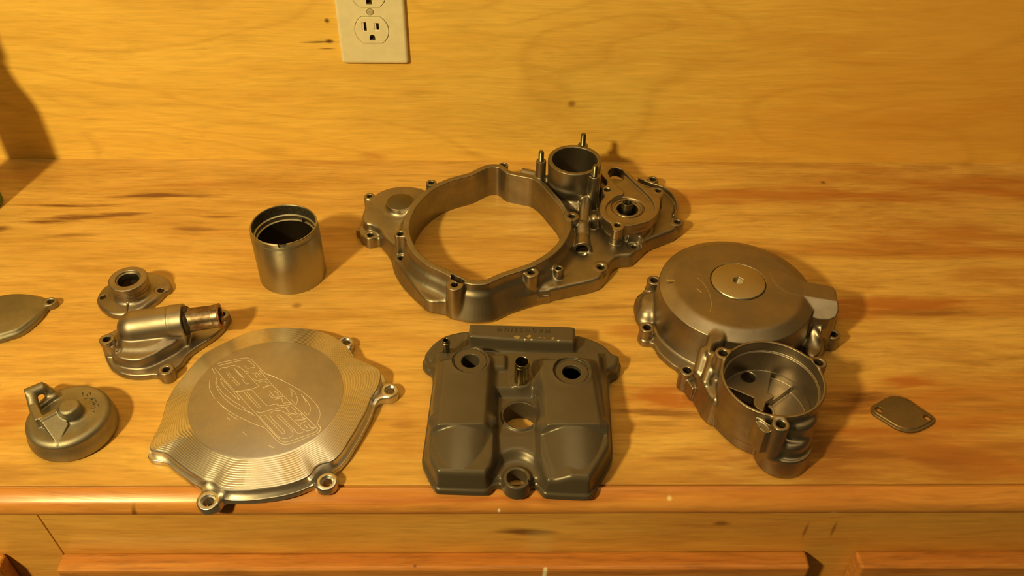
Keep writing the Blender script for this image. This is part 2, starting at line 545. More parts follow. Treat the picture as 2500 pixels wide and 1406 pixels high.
RB = (.40, .125, .022)
bench_stains_and_shade = stn([(420, 468, 165, 8, .95), (200, 489, 130, 7, .95), (150, 527, 90, 9, .9), (250, 517, 90, 9, .95), (330, 512, 60, 7, .8), (20, 547, 40, 9, .8), (180, 562, 90, 9, .6), (490, 545, 60, 10, .6), (560, 515, 60, 5, .7),
                    (470, 441, 140, 8, .4, RB), (2190, 722, 190, 26, .75, RB), (2280, 745, 120, 12, .5), (2080, 752, 90, 14, .5, RB),
                    (1520, 738, 110, 7, .45), (1545, 790, 60, 16, .45, RB), (2130, 955, 100, 16, .9), (2090, 985, 80, 12, .7), (2230, 912, 70, 12, .8, RB), (2100, 1035, 90, 14, .7, RB),
                    (2040, 1072, 60, 34, .9), (1655, 945, 100, 30, .85, RB), (1640, 985, 90, 10, .7), (2130, 1092, 110, 9, .7), (2320, 1105, 60, 12, .6), (2000, 1120, 120, 16, .3, RB), (60, 985, 70, 40, .55, RB), (6, 925, 18, 18, .7, (.10, .03, .01)),  # last entry is a small dark spot at the left end
                    (200, 1010, 60, 8, .3), (60, 1130, 60, 16, .4), (2020, 437, 9, 6, .9), (757, 722, 13, 9, .6), (1690, 1093, 60, 6, .5),
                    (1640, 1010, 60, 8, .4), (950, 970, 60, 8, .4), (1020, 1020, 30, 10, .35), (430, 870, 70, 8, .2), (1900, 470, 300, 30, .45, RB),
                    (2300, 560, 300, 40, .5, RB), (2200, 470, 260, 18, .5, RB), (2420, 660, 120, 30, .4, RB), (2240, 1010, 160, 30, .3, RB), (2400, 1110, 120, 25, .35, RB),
                    (60, 420, 120, 16, .3, RB), (200, 1140, 420, 34, .30, (.40, .19, .05)), (960, 1130, 330, 40, .30, (.40, .19, .05)), (1650, 1130, 420, 50, .42, (.34, .14, .03)), (2260, 1110, 330, 70, .55, (.30, .11, .025)), (1200, 590, 160, 60, .22, (.40, .18, .04)), (250, 905, 90, 6, .35), (100, 890, 90, 6, .35), (690, 640, 8, 4, .25)])  # broad brown ellipses along the front paint down the lamp's excess brightness
M_bench = wood('pine_bench_top', LT, MD, DK, streak=.45, red=RD, redscale=(1.1, 7., 7.), stains=bench_stains_and_shade, redgrad=(-.35, .40, .30, 1.0), rough=.36, stretch=(3.2, 22., 22.), blot=.62, blotc=(.36, .15, .03), fibre=.62)
wst = [((AW(*p)[0]) * .001, (AW(*p)[1]) * .001, rx * .001, ry * .001, a, c) for p, rx, ry, a, c in [
    ((1417, 230), 5, 5, .75, (.26, .10, .025)), ((930, 366), 17, 8, .35, (.48, .22, .05)), ((690, 345), 20, 6, .18, (.36, .18, .05)), ((400, 235), 60, 4, .2, (.4, .2, .05)),
    ((900, 290), 24, 4, .2, (.36, .18, .05)), ((2150, 130), 60, 3, .25, (.36, .16, .04)), ((2080, 212), 50, 3, .25, (.36, .16, .04)), ((800, 84), 22, 1.2, .9, (.12, .05, .02)),
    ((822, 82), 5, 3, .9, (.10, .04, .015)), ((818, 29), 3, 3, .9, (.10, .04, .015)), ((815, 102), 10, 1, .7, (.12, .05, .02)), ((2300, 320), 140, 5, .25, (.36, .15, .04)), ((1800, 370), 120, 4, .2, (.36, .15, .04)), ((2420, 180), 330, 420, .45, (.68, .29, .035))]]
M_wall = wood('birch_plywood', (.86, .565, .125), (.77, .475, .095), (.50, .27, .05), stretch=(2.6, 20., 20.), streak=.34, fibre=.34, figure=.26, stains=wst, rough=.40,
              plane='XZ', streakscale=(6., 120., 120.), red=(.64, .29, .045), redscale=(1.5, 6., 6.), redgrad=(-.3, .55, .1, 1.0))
mst = stv([(1735, 1240, 40, 9, .8), (1835, 1238, 26, 9, .7), (357, 1230, 6, 13, .9), (1297, 1242, 4, 5, .7, (.85, .68, .35)), (1030, 1234, 6, 2.5, .8, (.8, .7, .4)), (1252, 1227, 3, 3, .9, (.9, .85, .7)),
           (1675, 1213, 6, 1.6, .7, (.8, .7, .4)), (420, 1238, 20, 6, .5, (.3, .12, .03)), (1800, 1198, 500, 10, .5, RB), (700, 1204, 700, 9, .45, RB), (2070, 1229, 10, 3, .6, (.8, .6, .25))], -461)
M_trim = wood('red_pine_moulding', (.62, .30, .07), (.50, .20, .045), (.24, .085, .02), streak=.5, stains=mst, plane='XZ', rough=.28, red=(.42, .13, .03), redscale=(.8, 30., 30.), fibre=.6)
M_rail = wood('pine_rail', (.74, .41, .095), (.62, .29, .06), (.28, .12, .03), streak=.45, stretch=(3.2, 22., 22.), blot=.4, blotc=(.46, .20, .045), rough=.34,
              plane='XZ', red=(.58, .21, .035), redscale=(1.2, 8., 8.), redgrad=(-.1, .35, .2, 1.0), stains=stv([(1320, 1282, 60, 7, .9), (1350, 1310, 30, 40, .3, (.7, .5, .2)), (1800, 1262, 20, 5, .8), (2003, 1276, 4, 16, .8), (2068, 1275, 4, 16, .8), (2200, 1310, 500, 60, .35, (.56, .22, .035))], -453))
M_door = wood('fir_door', (.56, .245, .055), (.48, .18, .04), (.24, .07, .018), fibre=.9, stretch=(.8, 120., 120.), streak=.55, streakscale=(1.2, 190., 190.), rough=.33, red=(.42, .13, .03), redscale=(.6, 20., 20.),
              stains=stn([(1045, 1396, 60, 5, .8), (1361, 1367, 5, 4, .95, (.9, .84, .62)), (1045, 1362, 4, 3, .9), (2255, 1366, 8, 3, .8, (.75, .6, .25))], -85))
M_cast = metal('blasted_cast_magnesium', (.365, .32, .26), rough=.43, grain=.05, bump=.12)
M_cast2 = metal('blasted_cast_aluminium', (.375, .325, .275), rough=.43, grain=.05, bump=.10)
M_rough = metal('rough_die_cast', (.40, .37, .30), rough=.48, grain=.12, bump=.35, gscale=2600.)
M_face = metal('machined_face', (.44, .37, .28), rough=.42, grain=.05, bump=.05)
M_alu = metal('machined_aluminium', (.70, .67, .66), rough=.34, grain=.05, bump=.06, gscale=1800., tint=(.58, .555, .54), rvar=.10)
M_disc = metal('brushed_aluminium_disc', (.47, .45, .50), rough=.44, grain=.06, bump=.10, gscale=1800., tint=(.38, .365, .39), rvar=.10)
M_bright = metal('engraved_bright_line', (.92, .86, .74), rough=.5, metallic=.25, grain=0., bump=0.)
M_steel = metal('zinc_steel', (.26, .245, .19), rough=.30, grain=.05, bump=.03)
M_brass = metal('yellow_zinc_tube', (.50, .43, .22), rough=.22, grain=.04, bump=.02)
M_sleeve = metal('dull_steel_sleeve', (.42, .395, .33), rough=.40, grain=.06, bump=.08, tint=(.43, .39, .30))
M_paint = metal('brown_grey_paint', (.100, .082, .062), rough=.35, metallic=.25, grain=.05, bump=.10, tint=(.085, .069, .051), rvar=.06)
M_spigot = metal('stained_spigot', (.42, .36, .28), rough=.36, grain=.2, bump=.15, gscale=300., tint=(.17, .09, .045))
M_black = plain('dark_hole', (.008, .006, .004), .95, 0., .1)
M_gold = metal('bare_magnesium_chip', (.62, .57, .42), rough=.4, grain=.1, bump=.1)
M_copper = metal('rusty_copper_end', (.50, .21, .12), rough=.42, grain=.15, bump=.3, tint=(.30, .15, .08))
M_gunk = plain('black_residue', (.035, .022, .014), .55)
M_ivory = plain('ivory_plastic', (.80, .735, .53), .38)
M_slot = plain('slot_shadow_metal', (.10, .065, .03), .6)
M_green = plain('green_plastic', (.05, .13, .025), .4)

# ------------------------------------------------------------------ setting
def st_box(name, x0, x1, y0, y1, z0, z1, mat):
    V, Fc = boxm(x0, x1, y0, y1, z0, z1)
    o = put(name, V, Fc, mat); o['kind'] = 'structure'; return o


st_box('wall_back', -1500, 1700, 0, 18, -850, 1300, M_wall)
st_box('ceiling', -1500, 1700, -1800, 18, 1450, 1470, plain('ceiling_paint', (.62, .58, .50), .8))
st_box('floor', -1500, 1700, -1800, 18, -870, -850, plain('concrete_floor', (.16, .13, .10), .7))

bench = thing('workbench', 'long pine workbench with a moulded front edge and cupboard doors below', 'bench', BO)


def bpart(name, V, Fc, mat, w=0, **k):
    o = put(name, V, Fc, mat, bench, **k)
    if w: bevel(o, w)
    return o


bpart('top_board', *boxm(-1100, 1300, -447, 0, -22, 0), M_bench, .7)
prof = [(-447, -21), (-447, -2.6), (-447.9, -3.1), (-448.5, -1.0), (-449.6, -.5), (-451.5, -1.1), (-454.5, -2.9), (-457.5, -4.6), (-459.8, -6.4), (-461.6, -8.8), (-462.7, -11.8),
        (-462.9, -14.6), (-462, -17.2), (-460, -18.8), (-457, -19.6), (-453, -21)]
V = [(x, y, z) for x in (-1100, 1300) for y, z in prof]; n = len(prof)
bpart('edge_moulding', V, [(i, (i + 1) % n, n + (i + 1) % n, n + i) for i in range(n)] + [tuple(range(n))[::-1], tuple(range(n, 2 * n))], M_trim, smooth_=40)


YR, ZD = -453.0, -84.5
xc0, xc1 = AY(93, 1262, YR)[0], AY(150, 1343, YR)[0]          # slanted scarf joint of the rail
xs0, xs1 = AY(1968, 1340, YR)[0], AY(2087, 1342, YR)[0]        # the stile between the two doors
rail = [(xc0 + .4, -21), (1300, -21), (1300, -110), (xc1 + .4, -110), (xc1 + .4, ZD)]
def prism(pts, y0, y1):
    V = [(x, y0, z) for x, z in pts] + [(x, y1, z) for x, z in pts]; n = len(pts)
    return V, [tuple(range(n)), tuple(range(n, 2 * n))[::-1]] + [(i, n + i, n + (i + 1) % n, (i + 1) % n) for i in range(n)]
bpart('front_rail', *prism(rail, YR, YR + 20), M_rail, .5)
bpart('corner_block', *prism([(-1100, -21), (xc0 - .3, -21), (xc1 - .3, ZD), (xc1 - .3, -850), (-1100, -850)], YR - .2, YR + 20), M_rail, .5)
xl = AY(17, 1350, YR)[0]
bpart('stile', *boxm(xs0 - 14, xs1 + 14, YR + .4, YR + 20, -850, -86), M_rail, .5)
for o_ in [c for c in bench.children if c.name.startswith('stile')]: pass
for (a, b) in ((-1100, xl), (xc1, xs0), (xs1, 1300)):
    d = bpart('door', *boxm(a, b, YR - 17, YR - .4, -780, ZD), M_door, 3.0)
    bpart('door_field', *boxm(a + 40, b - 40, YR - 19, YR - 16, -730, ZD - 50), M_door, 1.5)
bpart('plinth', *boxm(-1100, 1300, YR + 21, -20, -850, -24), M_rail)

# ------------------------------------------------------------------ outlet on the backboard
ox = -127.4; oz = 162.2
ol = thing('wall_outlet', 'ivory duplex wall outlet plate screwed to the plywood backboard', 'outlet', (ox, 0, oz - 36))
c = Cast(ox - 36, ox + 36, -7, 1, oz - 37, oz + 80, .55)
c.add(box((ox, -.2, oz + 19.3), (34.9, 5.6, 57.2), 0, 3.2), 0)
c.sub((lambda X, Y, Z: -Y, (ox - 40, ox + 40, -.2, 3, oz - 50, oz + 90)), 0)
def recep(zc, r, fl):
    return (lambda X, Y, Z: np.maximum(np.maximum(np.hypot(X - ox, Z - zc) - r, np.abs(Z - zc) - fl), np.abs(Y) - 12), (ox - r, ox + r, -12, 12, zc - r, zc + r))
for zc in (oz, oz + 38.8): c.sub(recep(zc, 17.5, 14.5), .4)
c.sub(rod((ox, -9, oz + 19.4), (ox, -4.2, oz + 19.4), 3.6), .2)
c.build(ol, {'body': M_ivory}); ol.children[0].name = 'cover_plate'
for zc in (oz, oz + 38.8):
    c = Cast(ox - 18, ox + 18, -7.5, 1, zc - 16, zc + 16, .35)
    rc = recep(zc, 17.1, 14.1); c.add((lambda X, Y, Z, f=rc[0]: rnd(f(X, Y, Z), np.abs(Y + 3) - 3.6, .6), (ox - 18, ox + 18, -6.6, .6, zc - 16, zc + 16)), 0)
    for dx, hh in ((-6.4, 4.3), (6.2, 3.5)):
        c.sub(box((ox + dx - .9, -6.6, zc + 4.2), (2.2, .7, hh + .3), 0, .3), .6)
        c.sub(box((ox + dx, -4, zc + 4.2), (1.15, 4.2, hh), 0, .1), 0, name='slot')
    c.sub(rod((ox, -9, zc - 7.4), (ox, -.5, zc - 7.4), 2.6, rd=.1), 0, name='slot')
    c.sub(box((ox, -4, zc - 8.9), (2.6, 4.2, 1.4), 0, .1), 0, name='slot')
    m = c.build(ol, {'body': M_ivory, 'slot': M_slot})
    m[0].name = 'receptacle'
    for s in m[1:]: s.parent = m[0]; s.location = (0, 0, 0)
c = Cast(ox - 4, ox + 4, -7.5, 0, oz + 15, oz + 24, .22)
c.add(rod((ox, -6.4, oz + 19.4), (ox, -3.5, oz + 19.4), 3.1, rd=.8), 0)
ca, sa = math.cos(math.radians(-32)), math.sin(math.radians(-32))
c.sub((lambda X, Y, Z: np.maximum(np.abs(-(X - ox) * sa + (Z - oz - 19.4) * ca) - .45, np.abs(Y + 6.4) - .8), (ox - 4, ox + 4, -7.5, -5.6, oz + 15, oz + 24)), .1)
c.build(ol, {'body': plain('worn_screw_paint', (.62, .56, .42), .35, .3)}); ol.children[-1].name = 'screw'

# ================================================================== the large ring-shaped clutch housing cover
def ctr(px, py, z): return A(px, py, z)


def boss(c, px, py, z, r, hole, z0=0., k=2.5, name='bolt_boss', deep=None, hz=None):
    """round bolt boss with its hole, centre traced on the top face at height z"""
    x, y = A(px, py, z)
    c.add(cyl(x, y, z0, z, r, .7), k, name=name)
    c._h = getattr(c, '_h', []) + [(x, y, (z0 - 2 if deep is None else z - deep), z + 3, hole, z)]
    return x, y


def drill(c):
    for x, y, a, b, r, z in getattr(c, '_h', []):
        c.sub(cyl(x, y, a, b, r, .1), .3)
        c.sub(cyl(x, y, z - .5, z + 1.5, r + .1, .05, r + 1.9), .2)


hc = thing('clutch_housing_cover', 'large grey cast engine side cover with a big round opening and a studded round spigot', 'engine cover', (0, -150, 0))
c = Cast(-150, 205, -272, -20, 0, 61, .9)
rim = smooth(PA('1000,549 1007,524 1025,494 1060,462 1103,442 1153,428 1178,416 1195,409 1217,409 1235,422 1267,430 1299,437 1320,452 1343,478 1364,503 1377,530 1380,548 '
                '1375,566 1361,591 1336,616 1293,641 1240,659 1217,667 1197,676 1183,682 1160,683 1140,679 1124,673 1089,655 1053,638 1025,616 1011,595 1002,572', 37), 4)
skirt = smooth(PA('879,548,12 877,575,0 884,597,0 905,604,0 929,604,0 950,616,0 966,632,0 969,664,0 985,684,0 1005,706,0 1037,750,0 1057,757,0 1092,754,0 1100,762,0 1118,770,0 1137,760,0 '
                  '1171,759,0 1210,746,0 1250,745,0 1304,740,0 1360,726,0 1418,711,0 1474,697,0 1483,685,0 1490,664,0 1510,643,0 1535,637,0 1556,632,0 1566,616,0 1583,605,0 1607,594,0 1630,585,0 1657,580,0 1666,566,0 '
                  '1667,545,10 1655,520,14 1659,495,15 1652,474,15 1637,458,15 1614,445,15 1604,434,13 1588,430,13 1575,436,13 1545,438,13 1500,430,13 1440,440,13 1400,428,13 1340,432,20 1300,432,28 '
                  '1250,412,34 1236,400,34 1222,399,34 1210,403,34 1190,403,34 1150,421,34 1100,436,34 1066,440,30 1052,437,28 1042,446,25 1030,455,23 1006,449,22 975,449,22 945,455,22 925,466,20 912,468,14 '
                  '898,470,12 889,482,12 890,496,14 882,515,16'), 3)
c.add(poly(skirt, 0, 11, 1.6, .06), 0)
# lobe on the left with its raised roof
lobe = smooth(PA('882,537 884,515 895,492 916,470 945,457 975,452 1011,453 1040,462 1050,500 1030,560 1008,600 985,610 962,602 945,590 930,574 922,560 905,551 890,547', 21), 4)
c.add(poly(lobe, 0, 21.5, 3, .10), 3)
# right plate with its roof
plate_r = smooth(PA('1396,580 1440,470 1500,437 1560,436 1606,446 1638,462 1652,482 1656,503 1650,530 1656,558 1625,573 1584,590 1562,610 1545,625 1510,630 1482,660 1466,682 1400,699 1340,708 1300,682 1370,630', 15), 4)
c.add(poly(plate_r, 0, 15.5, 3, .15), 3)
# front skirt shoulders either side of the tall boss
c.add(poly(smooth(PA('970,640 986,666 1004,692 1033,728 1055,737 1097,731 1100,690 1060,650 1020,610 985,618', 15.5), 3), 0, 15.5, 2.6, .06), 3)
c.add(poly(smooth(PA('1200,722 1250,722 1300,718 1360,704 1360,660 1310,640 1250,660 1200,690', 14), 3), 0, 14.5, 2.6, .06), 3)
c.add(ring(rim, 0, 37, 6.5, .9, 0, .07), 4, name='ring_wall')
c.add(ring(rim, 0, 27, 9, 3, 0, .45), 6)
# raised pad with a dark disc on the lobe
dx, dy = A(977, 492, 29)
c.add(cyl(dx, dy, 10, 29, 15.0, .8, 14.4), 6, name='disc_pad')
# bosses round the edge
for (px, py, z, r, h, z0, nm) in ((902, 478, 13, 5.6, 2.7, 0, 0), (904, 573, 13, 6.6, 3.0, 0, 0), (980, 629, 15, 6.6, 3.0, 0, 0), (1110, 694, 37, 8.0, 3.1, 0, 0), (1053, 445, 33, 5.6, 2.7, 0, 0),
                                  (1229, 402, 34, 5.2, 2.9, 0, 0), (1297, 664, 34, 7.2, 3.0, 0, 0), (1467, 652, 15, 7.0, 3.2, 0, 0), (1594, 437, 13, 6.2, 3.4, 0, 0), (1654, 541, 16, 6.6, 3.2, 0, 0),
                                  (1396, 527, 37, 7.6, 3.1, 0, 0)):
    boss(c, px, py, z, r, h, z0)
boss(c, 977, 570, 37, 5.8, 2.9, 0, name='threaded_post', deep=14)
boss(c, 1364, 654, 27, 4.8, 2.5, 5, name='threaded_post', deep=12)
bx, by = A(1552, 582, 21); c.add(cyl(bx, by, 0, 21.5, 8.6, 1.2, 7.8), 2.5)
bx, by = A(1547.5, 602, 13); c.sub(cyl(bx, by, 13, 40, 7.4, .5), 1.0); c.add(cyl(bx, by, 0, 13.0, 7.2, .6), 1); boss(c, 1547.5, 602, 13, 6.4, 2.6, 0)
# spigot tower
tx, ty = 81.5, -86.2
c.add(cyl(tx, ty, 30, 60, 26.6, .8, 28), 5, name='spigot')
c.add(cyl(tx, ty - 1, 4, 36, 20, 2, 26.4), 5, name='spigot')
c.add(poly(smooth(PA('1322,455 1335,498 1400,540 1450,520 1468,470 1440,430 1360,430', 12), 4), 0, 24, 4, .35), 8)
for px, py, z, r, zb in ((1321.5, 391, 57, 5.2, 30), (1452, 428, 56, 5.6, 12), (1423, 352, 58, 5.4, 20)):
    x, y = A(px, py, z); c.add(cyl(x, y, zb, z, r, .6), 2.0, name='stud_boss')
x, y = A(1323, 436, 32); c.add(caps((x, y, 30), (x + 16, y - 6, 14), 6.5, 8), 4)
x, y = A(1285, 425, 34); c.add(rod((x - 5, y + 3, 34), (x + 12, y - 4, 34), 5, 5, .8), 2)
# oil gallery pipes
a = A(1432, 476, 30); b = A(1424, 548, 22)
for zz in (0, -7, -14): c.add(caps((a[0], a[1], 27 + zz), (b[0], b[1], 21 + zz), 6.2, 6.4), 2.5, name='oil_gallery')
d = A(1420, 552, 27); e = A(1421, 613, 17)
c.add(caps((d[0], d[1], 24), (d[0], d[1] - 5, 22), 8.6, 8.6), 1.5, name='oil_gallery')
c.add(rod((d[0], d[1] - 4, 21), (e[0], e[1], 18.5), 7.8, 9.6, 1), 2.0, name='oil_gallery')
c.sub(rod((e[0], e[1] + 14, 18.5), (e[0], e[1] - 4, 18.5), 6.2, 6.2), .3)
c.add(box((e[0], e[1] + 4, 8), (9.5, 5, 8), 0, 2), 3)
x, y = A(1452, 530, 27); c.add(caps((x, y, 8), (x, y, 25), 5.6, 5.2), 2.0, name='oil_gallery')
# pump seat on the right
ZP = 37
pad = smooth(PA('1471,407 1503,406 1524,413 1545,430 1562,445 1585,458 1606,459 1619,467 1618,476 1612,483 1612,500 1606,520 1590,537 1570,544 1545,550 1526,552 1521,559 1510,564 1498,562 1494,550 1488,543 1474,532 '
                '1465,518 1464,503 1468,489 1475,479 1471,470 1473,458 1481,450 1482,442 1474,432 1468,424', ZP), 4)
c.add(poly(pad, 25.5, ZP, .5), 0, name='pump_seat')
px0, py0 = A(1536, 511, ZP)
c.add(cyl(px0, py0, 4, 30, 24, 2, 24), 3)
c.add(poly(smooth(PA('1475,415 1525,420 1560,455 1540,480 1480,470', ZP), 4), 4, 30, 2), 3)
for px, py, r, h in ((1482.5, 463, 5.6, 3.0), (1507.5, 549, 5.8, 3.0), (1607, 465, 5.6, 3.0)):
    boss(c, px, py, ZP, r, h, 12, k=1.5)
chan = smooth(PA('1487,424 1500,412 1518,416 1540,436 1565,459 1588,482 1598,504 1594,524 1573,539 1540,545 1505,538 1484,524 1479,508 1485,494 1500,484 1524,469 1500,447', ZP), 4)
c.sub(poly(chan, ZP - 3.2, ZP + 3, .3), .4)
sx, sy = A(1532, 508, ZP - 4)
c.sub(cyl(sx, sy, ZP - 5.5, ZP, 16.5, .3, 18.5), .8)
c.add(cyl(sx, sy, ZP - 12, ZP - 3.6, 15.5, .5), 0, name='seal_seat')
c.sub(cyl(sx, sy, ZP - 5, ZP + 3, 13.2, .3), .3)
c.sub(cyl(sx, sy, 6, ZP + 3, 10.8, .3), .3)
slot = smooth(PA('1484,425 1492,415 1506,413 1520,419 1524,430 1517,441 1503,445 1493,438', ZP - 2), 4)
c.add(poly(slot, 0, 12, 1, 0, 3), 2); c.sub(poly(slot, 3, ZP + 3, .2), .4)
x, y = A(1471, 408, ZP); c.sub(cyl(x, y, ZP - 6, ZP + 3, 2.6, .1), .2)
# raised lip along the right edge
lipc = smooth(PA('1560,434,21 1590,445,21 1620,455,21 1640,470,21 1652,488,21 1654,506,20 1650,522,18 1644,531,17'), 6, False)
c.add((lambda X, Y, Z: rnd(np.maximum(pdist(np.r_[lipc, lipc[::-1] + .01], X[:, :, 0], Y[:, :, 0]), 0)[:, :, None] - 1.0, np.abs(Z - 14) - 7, .6),
       (lipc[:, 0].min() - 2, lipc[:, 0].max() + 2, lipc[:, 1].min() - 2, lipc[:, 1].max() + 2, 7, 21)), .8, name='edge_lip')
# small webs and pockets
c.sub(poly(smooth(PA('1102,668 1110,672 1130,682 1134,689 1122,690 1104,680', 37), 3), 26, 40, .2), .5)
x, y = A(1325, 722, 6); c.add(box((x, y - 1, 6), (6.5, 4.5, 5), 12, .8, .2), 1, name='casting_tab')
x, y = A(881, 560, 8); c.add(box((x, y, 5), (3.5, 5, 4), -20, .8), 1, name='casting_tab')
x, y = A(980, 629, 15); c.sub(cyl(x - .5, y - 1, 15, 40, 6.6, .5), 1.5); c.add(cyl(x, y, 0, 15, 6.6, .7), 1, name='bolt_boss')
# openings
c.sub(poly(rim, -5, 45, .1), .8)
c.sub(cyl(tx, ty, 12, 70, 23.3, .5), .8)
drill(c)
c.build(hc, {'body': M_cast, 'pump_seat': M_face, 'seal_seat': M_face, 'edge_lip': M_face})
hc.children[0].name = 'housing'
put('inspection_disc', *lathe([(0, 28.4), (0, 29.25), (13.3, 29.25), (13.6, 29.1), (13.7, 28.4)], (dx, dy, 0)), metal('dark_machined_disc', (.19, .17, .13), .34, grain=.04, bump=.04), hc, 40)
V, Fc = lathe([(3.4, 12), (3.4, ZP + 2.2), (4.6, ZP + 2.4), (5.1, ZP + 1.8), (5.2, 12)], (sx - .6, sy + 1, 0), 6)
V, Fc = lathe([(4.3, 12), (4.3, ZP + 2.0), (4.6, ZP + 2.4), (5.3, ZP + 2.2), (5.6, ZP + 1.7), (5.6, 12)], (sx - .6, sy + 1, 0), 40)
put('pump_shaft', V, Fc, metal('worn_shaft', (.20, .18, .14), .35), hc, 40)
put('shaft_bore_shade', *lathe([(0, ZP - 3), (4.3, ZP - 3), (4.3, ZP - 2.4), (0, ZP - 2.4)], (sx - .6, sy + 1, 0), 24), M_black, hc)  # black disc painted in for the shade inside the hollow shaft
for px, py, z, L in ((1321, 391, 57, 11), (1452, 428, 56, 12.5), (1423, 352, 58, 13)):
    x, y = A(px, py, z); pr_ = [(0, z - 3), (2.9, z - 3)]
    for i in range(int(L / .9)):
        zz = z + i * .9
        if zz < z + L - 1.4: pr_ += [(2.9, zz), (2.55, zz + .45)]
    pr_ += [(2.7, z + L - 1.2), (2.2, z + L - .2), (1.6, z + L), (0, z + L)]
    put('stud', *lathe(pr_, (x, y, 0), 28, closed=False), M_steel, hc, 35)

# ================================================================== generator cover with starter cup
gc = thing('generator_cover', 'cast generator cover with a round domed drum, hex plug and open starter cup', 'engine cover', (216, -300, 0))
c = Cast(120, 325, -452, -170, 0, 62, .85)
GX, GY, ZT = 215.8, -267.2, 48.5
def drum(X, Y, Z):
    r = np.hypot(X - GX, Y - GY)
    q = np.maximum(r - (68.6 + (42.5 - Z) * .07), (r - 57.0) * .462 + (Z - ZT) * .887)
    q1 = np.maximum(q, -Z); q2 = Z - ZT
    return rnd(q1, q2, 1.0)
c.add((drum, (GX - 73, GX + 73, GY - 73, GY + 73, 0, ZT)), 0)
flange = smooth(PA('1549,745,6 1556,715,10 1575,692,14 1585,672,16 1600,668,16 1620,640,20 1680,600,24 1760,585,24 1850,600,24 1930,650,24 2000,690,20 2040,715,14 2046,760,8 2044,800,14 2052,820,10 2045,845,0 2020,852,0 2000,880,0 '
                   '1960,930,0 1800,960,0 1705,976,0 1685,971,0 1654,933,0 1654,912,0 1636,899,0 1606,872,0 1592,850,0 1566,846,0 1558,830,0 1562,800,4 1553,775,0'), 3)
c.add(poly(flange, 0, 6, 1.2, .05), 3)
# bulge on the left edge
x, y = A(1577, 742, 12); c.add(caps((x + 6, y + 4, 3), (x + 2, y - 8, 5), 14, 12), 5)
x, y = A(1570, 735, 12); c.add(cyl(x + 8, y - 2, 0, 17, 13, 4, 10), 5)
for px, py, z in ((1597, 683, 17), (1580, 798, 17), (1678, 903, 21), (2035, 815, 16)):
    boss(c, px, py, z, 6.6, 3.4, 0, k=3)
# wire outlet block to the right
blk = PA('1880,660 1967,691 2026,702 2041,712 2045,730 2047,768 1985,764 1940,735 1890,705', 45)
bA, bB = np.array(A(1918, 716, 48)), np.array(A(2042, 737, 48)); bn = np.array([bB[1] - bA[1], bA[0] - bB[0]]); bn /= np.linalg.norm(bn)
fb = poly(smooth(blk, 3), 0, 48.5, 1.4, .03)
c.add((lambda X, Y, Z: np.maximum(fb[0](X, Y, Z), ((X - bA[0]) * bn[0] + (Y - bA[1]) * bn[1]) * .50 + (Z - 48.2) * .866), fb[1]), 1.0, name='outlet_block')
x, y = A(2012, 790, 26)
c.add(poly(smooth(PA('1955,745 2036,742 2040,768 2024,800 2006,815 1980,790', 30), 3), 0, 31, 3, .12), 4, name='outlet_block')
c.add(poly(smooth(PA('1975,800 2010,800 2015,850 1990,880 1962,862', 16), 3), 0, 18, 3, .1), 3)
x, y = A(1985, 818, 20); c.add(caps((x, y + 6, 24), (x + 1, y - 10, 14), 4.5, 4.5), 3)
# starter cup
CX_, CY_, ZC, RC = 219.6, -385.0, 55.0, 41.1
c.add(cyl(CX_, CY_, 14, ZC, RC - 1.5, .7, RC), 3, name='starter_cup')
c.add(poly(smooth(PA('1714,1016,0 1745,1046,0 1776,1069,0 1804,1081,0 1850,1092,0 1900,1100,0 1960,1060,0 2000,1000,6 1980,930,10 1880,900,10 1780,920,10 1720,960,4'), 4), 0, 24, 2, .04), 5)
c.add(cyl(CX_, CY_, 0, 20, RC - 4, 2), 4)
# snout in front of the cup
SX, SY = 228.0, -421.5
c.add(cyl(SX, SY, 0, 21, 21.4, 1.2, 20.8), 1.2, name='snout')
c.add(cyl(SX, SY + 2, 10, 33, 19.0, 4, 18.2), 2.0, name='snout')
c.add(cyl(SX + 4, SY + 10, 18, 47, 19.5, 4, 18), 3, name='snout')
# bridge from drum to cup and the ridges on the left
c.add(poly(smooth(PA('1750,860 1800,850 1930,850 1990,885 1960,930 1780,930', 22), 3), 0, 26, 4, .1), 5)
c.add(poly(smooth(PA('1721,838 1726,815 1740,797 1757,792 1772,802 1778,822 1771,836 1752,843 1738,862 1724,860', 45), 3), 0, 45.5, 3.5, .04), 2.0, name='ridge')
a = A(1726, 850, 42); b = A(1700, 925, 22)
c.add(caps((a[0], a[1], 36), (b[0] + 3, b[1] + 3, 27), 6.5, 6), 3.5, name='ridge')
c.add(poly(smooth(PA('1706,880 1735,868 1765,880 1775,950 1748,990 1718,960 1696,918', 26), 3), 0, 29, 2.5, .12), 3)
a = A(1745, 868, 42); b = A(1724, 930, 30)
c.add(caps((*a, 40), (*b, 29), 4.5, 4), 3)
wedge = PA('1698,916 1722,924 1748,944 1744,986 1722,966', 27)
c.add(poly(wedge, 0, 28, 1.2, .1), 1.5, name='ridge')
a = A(1688, 960, 4); b = A(1706, 968, 4); c.add(box((b[0] - 3, b[1] + 6, 8), (7, 6, 8), 20, 1), 1)
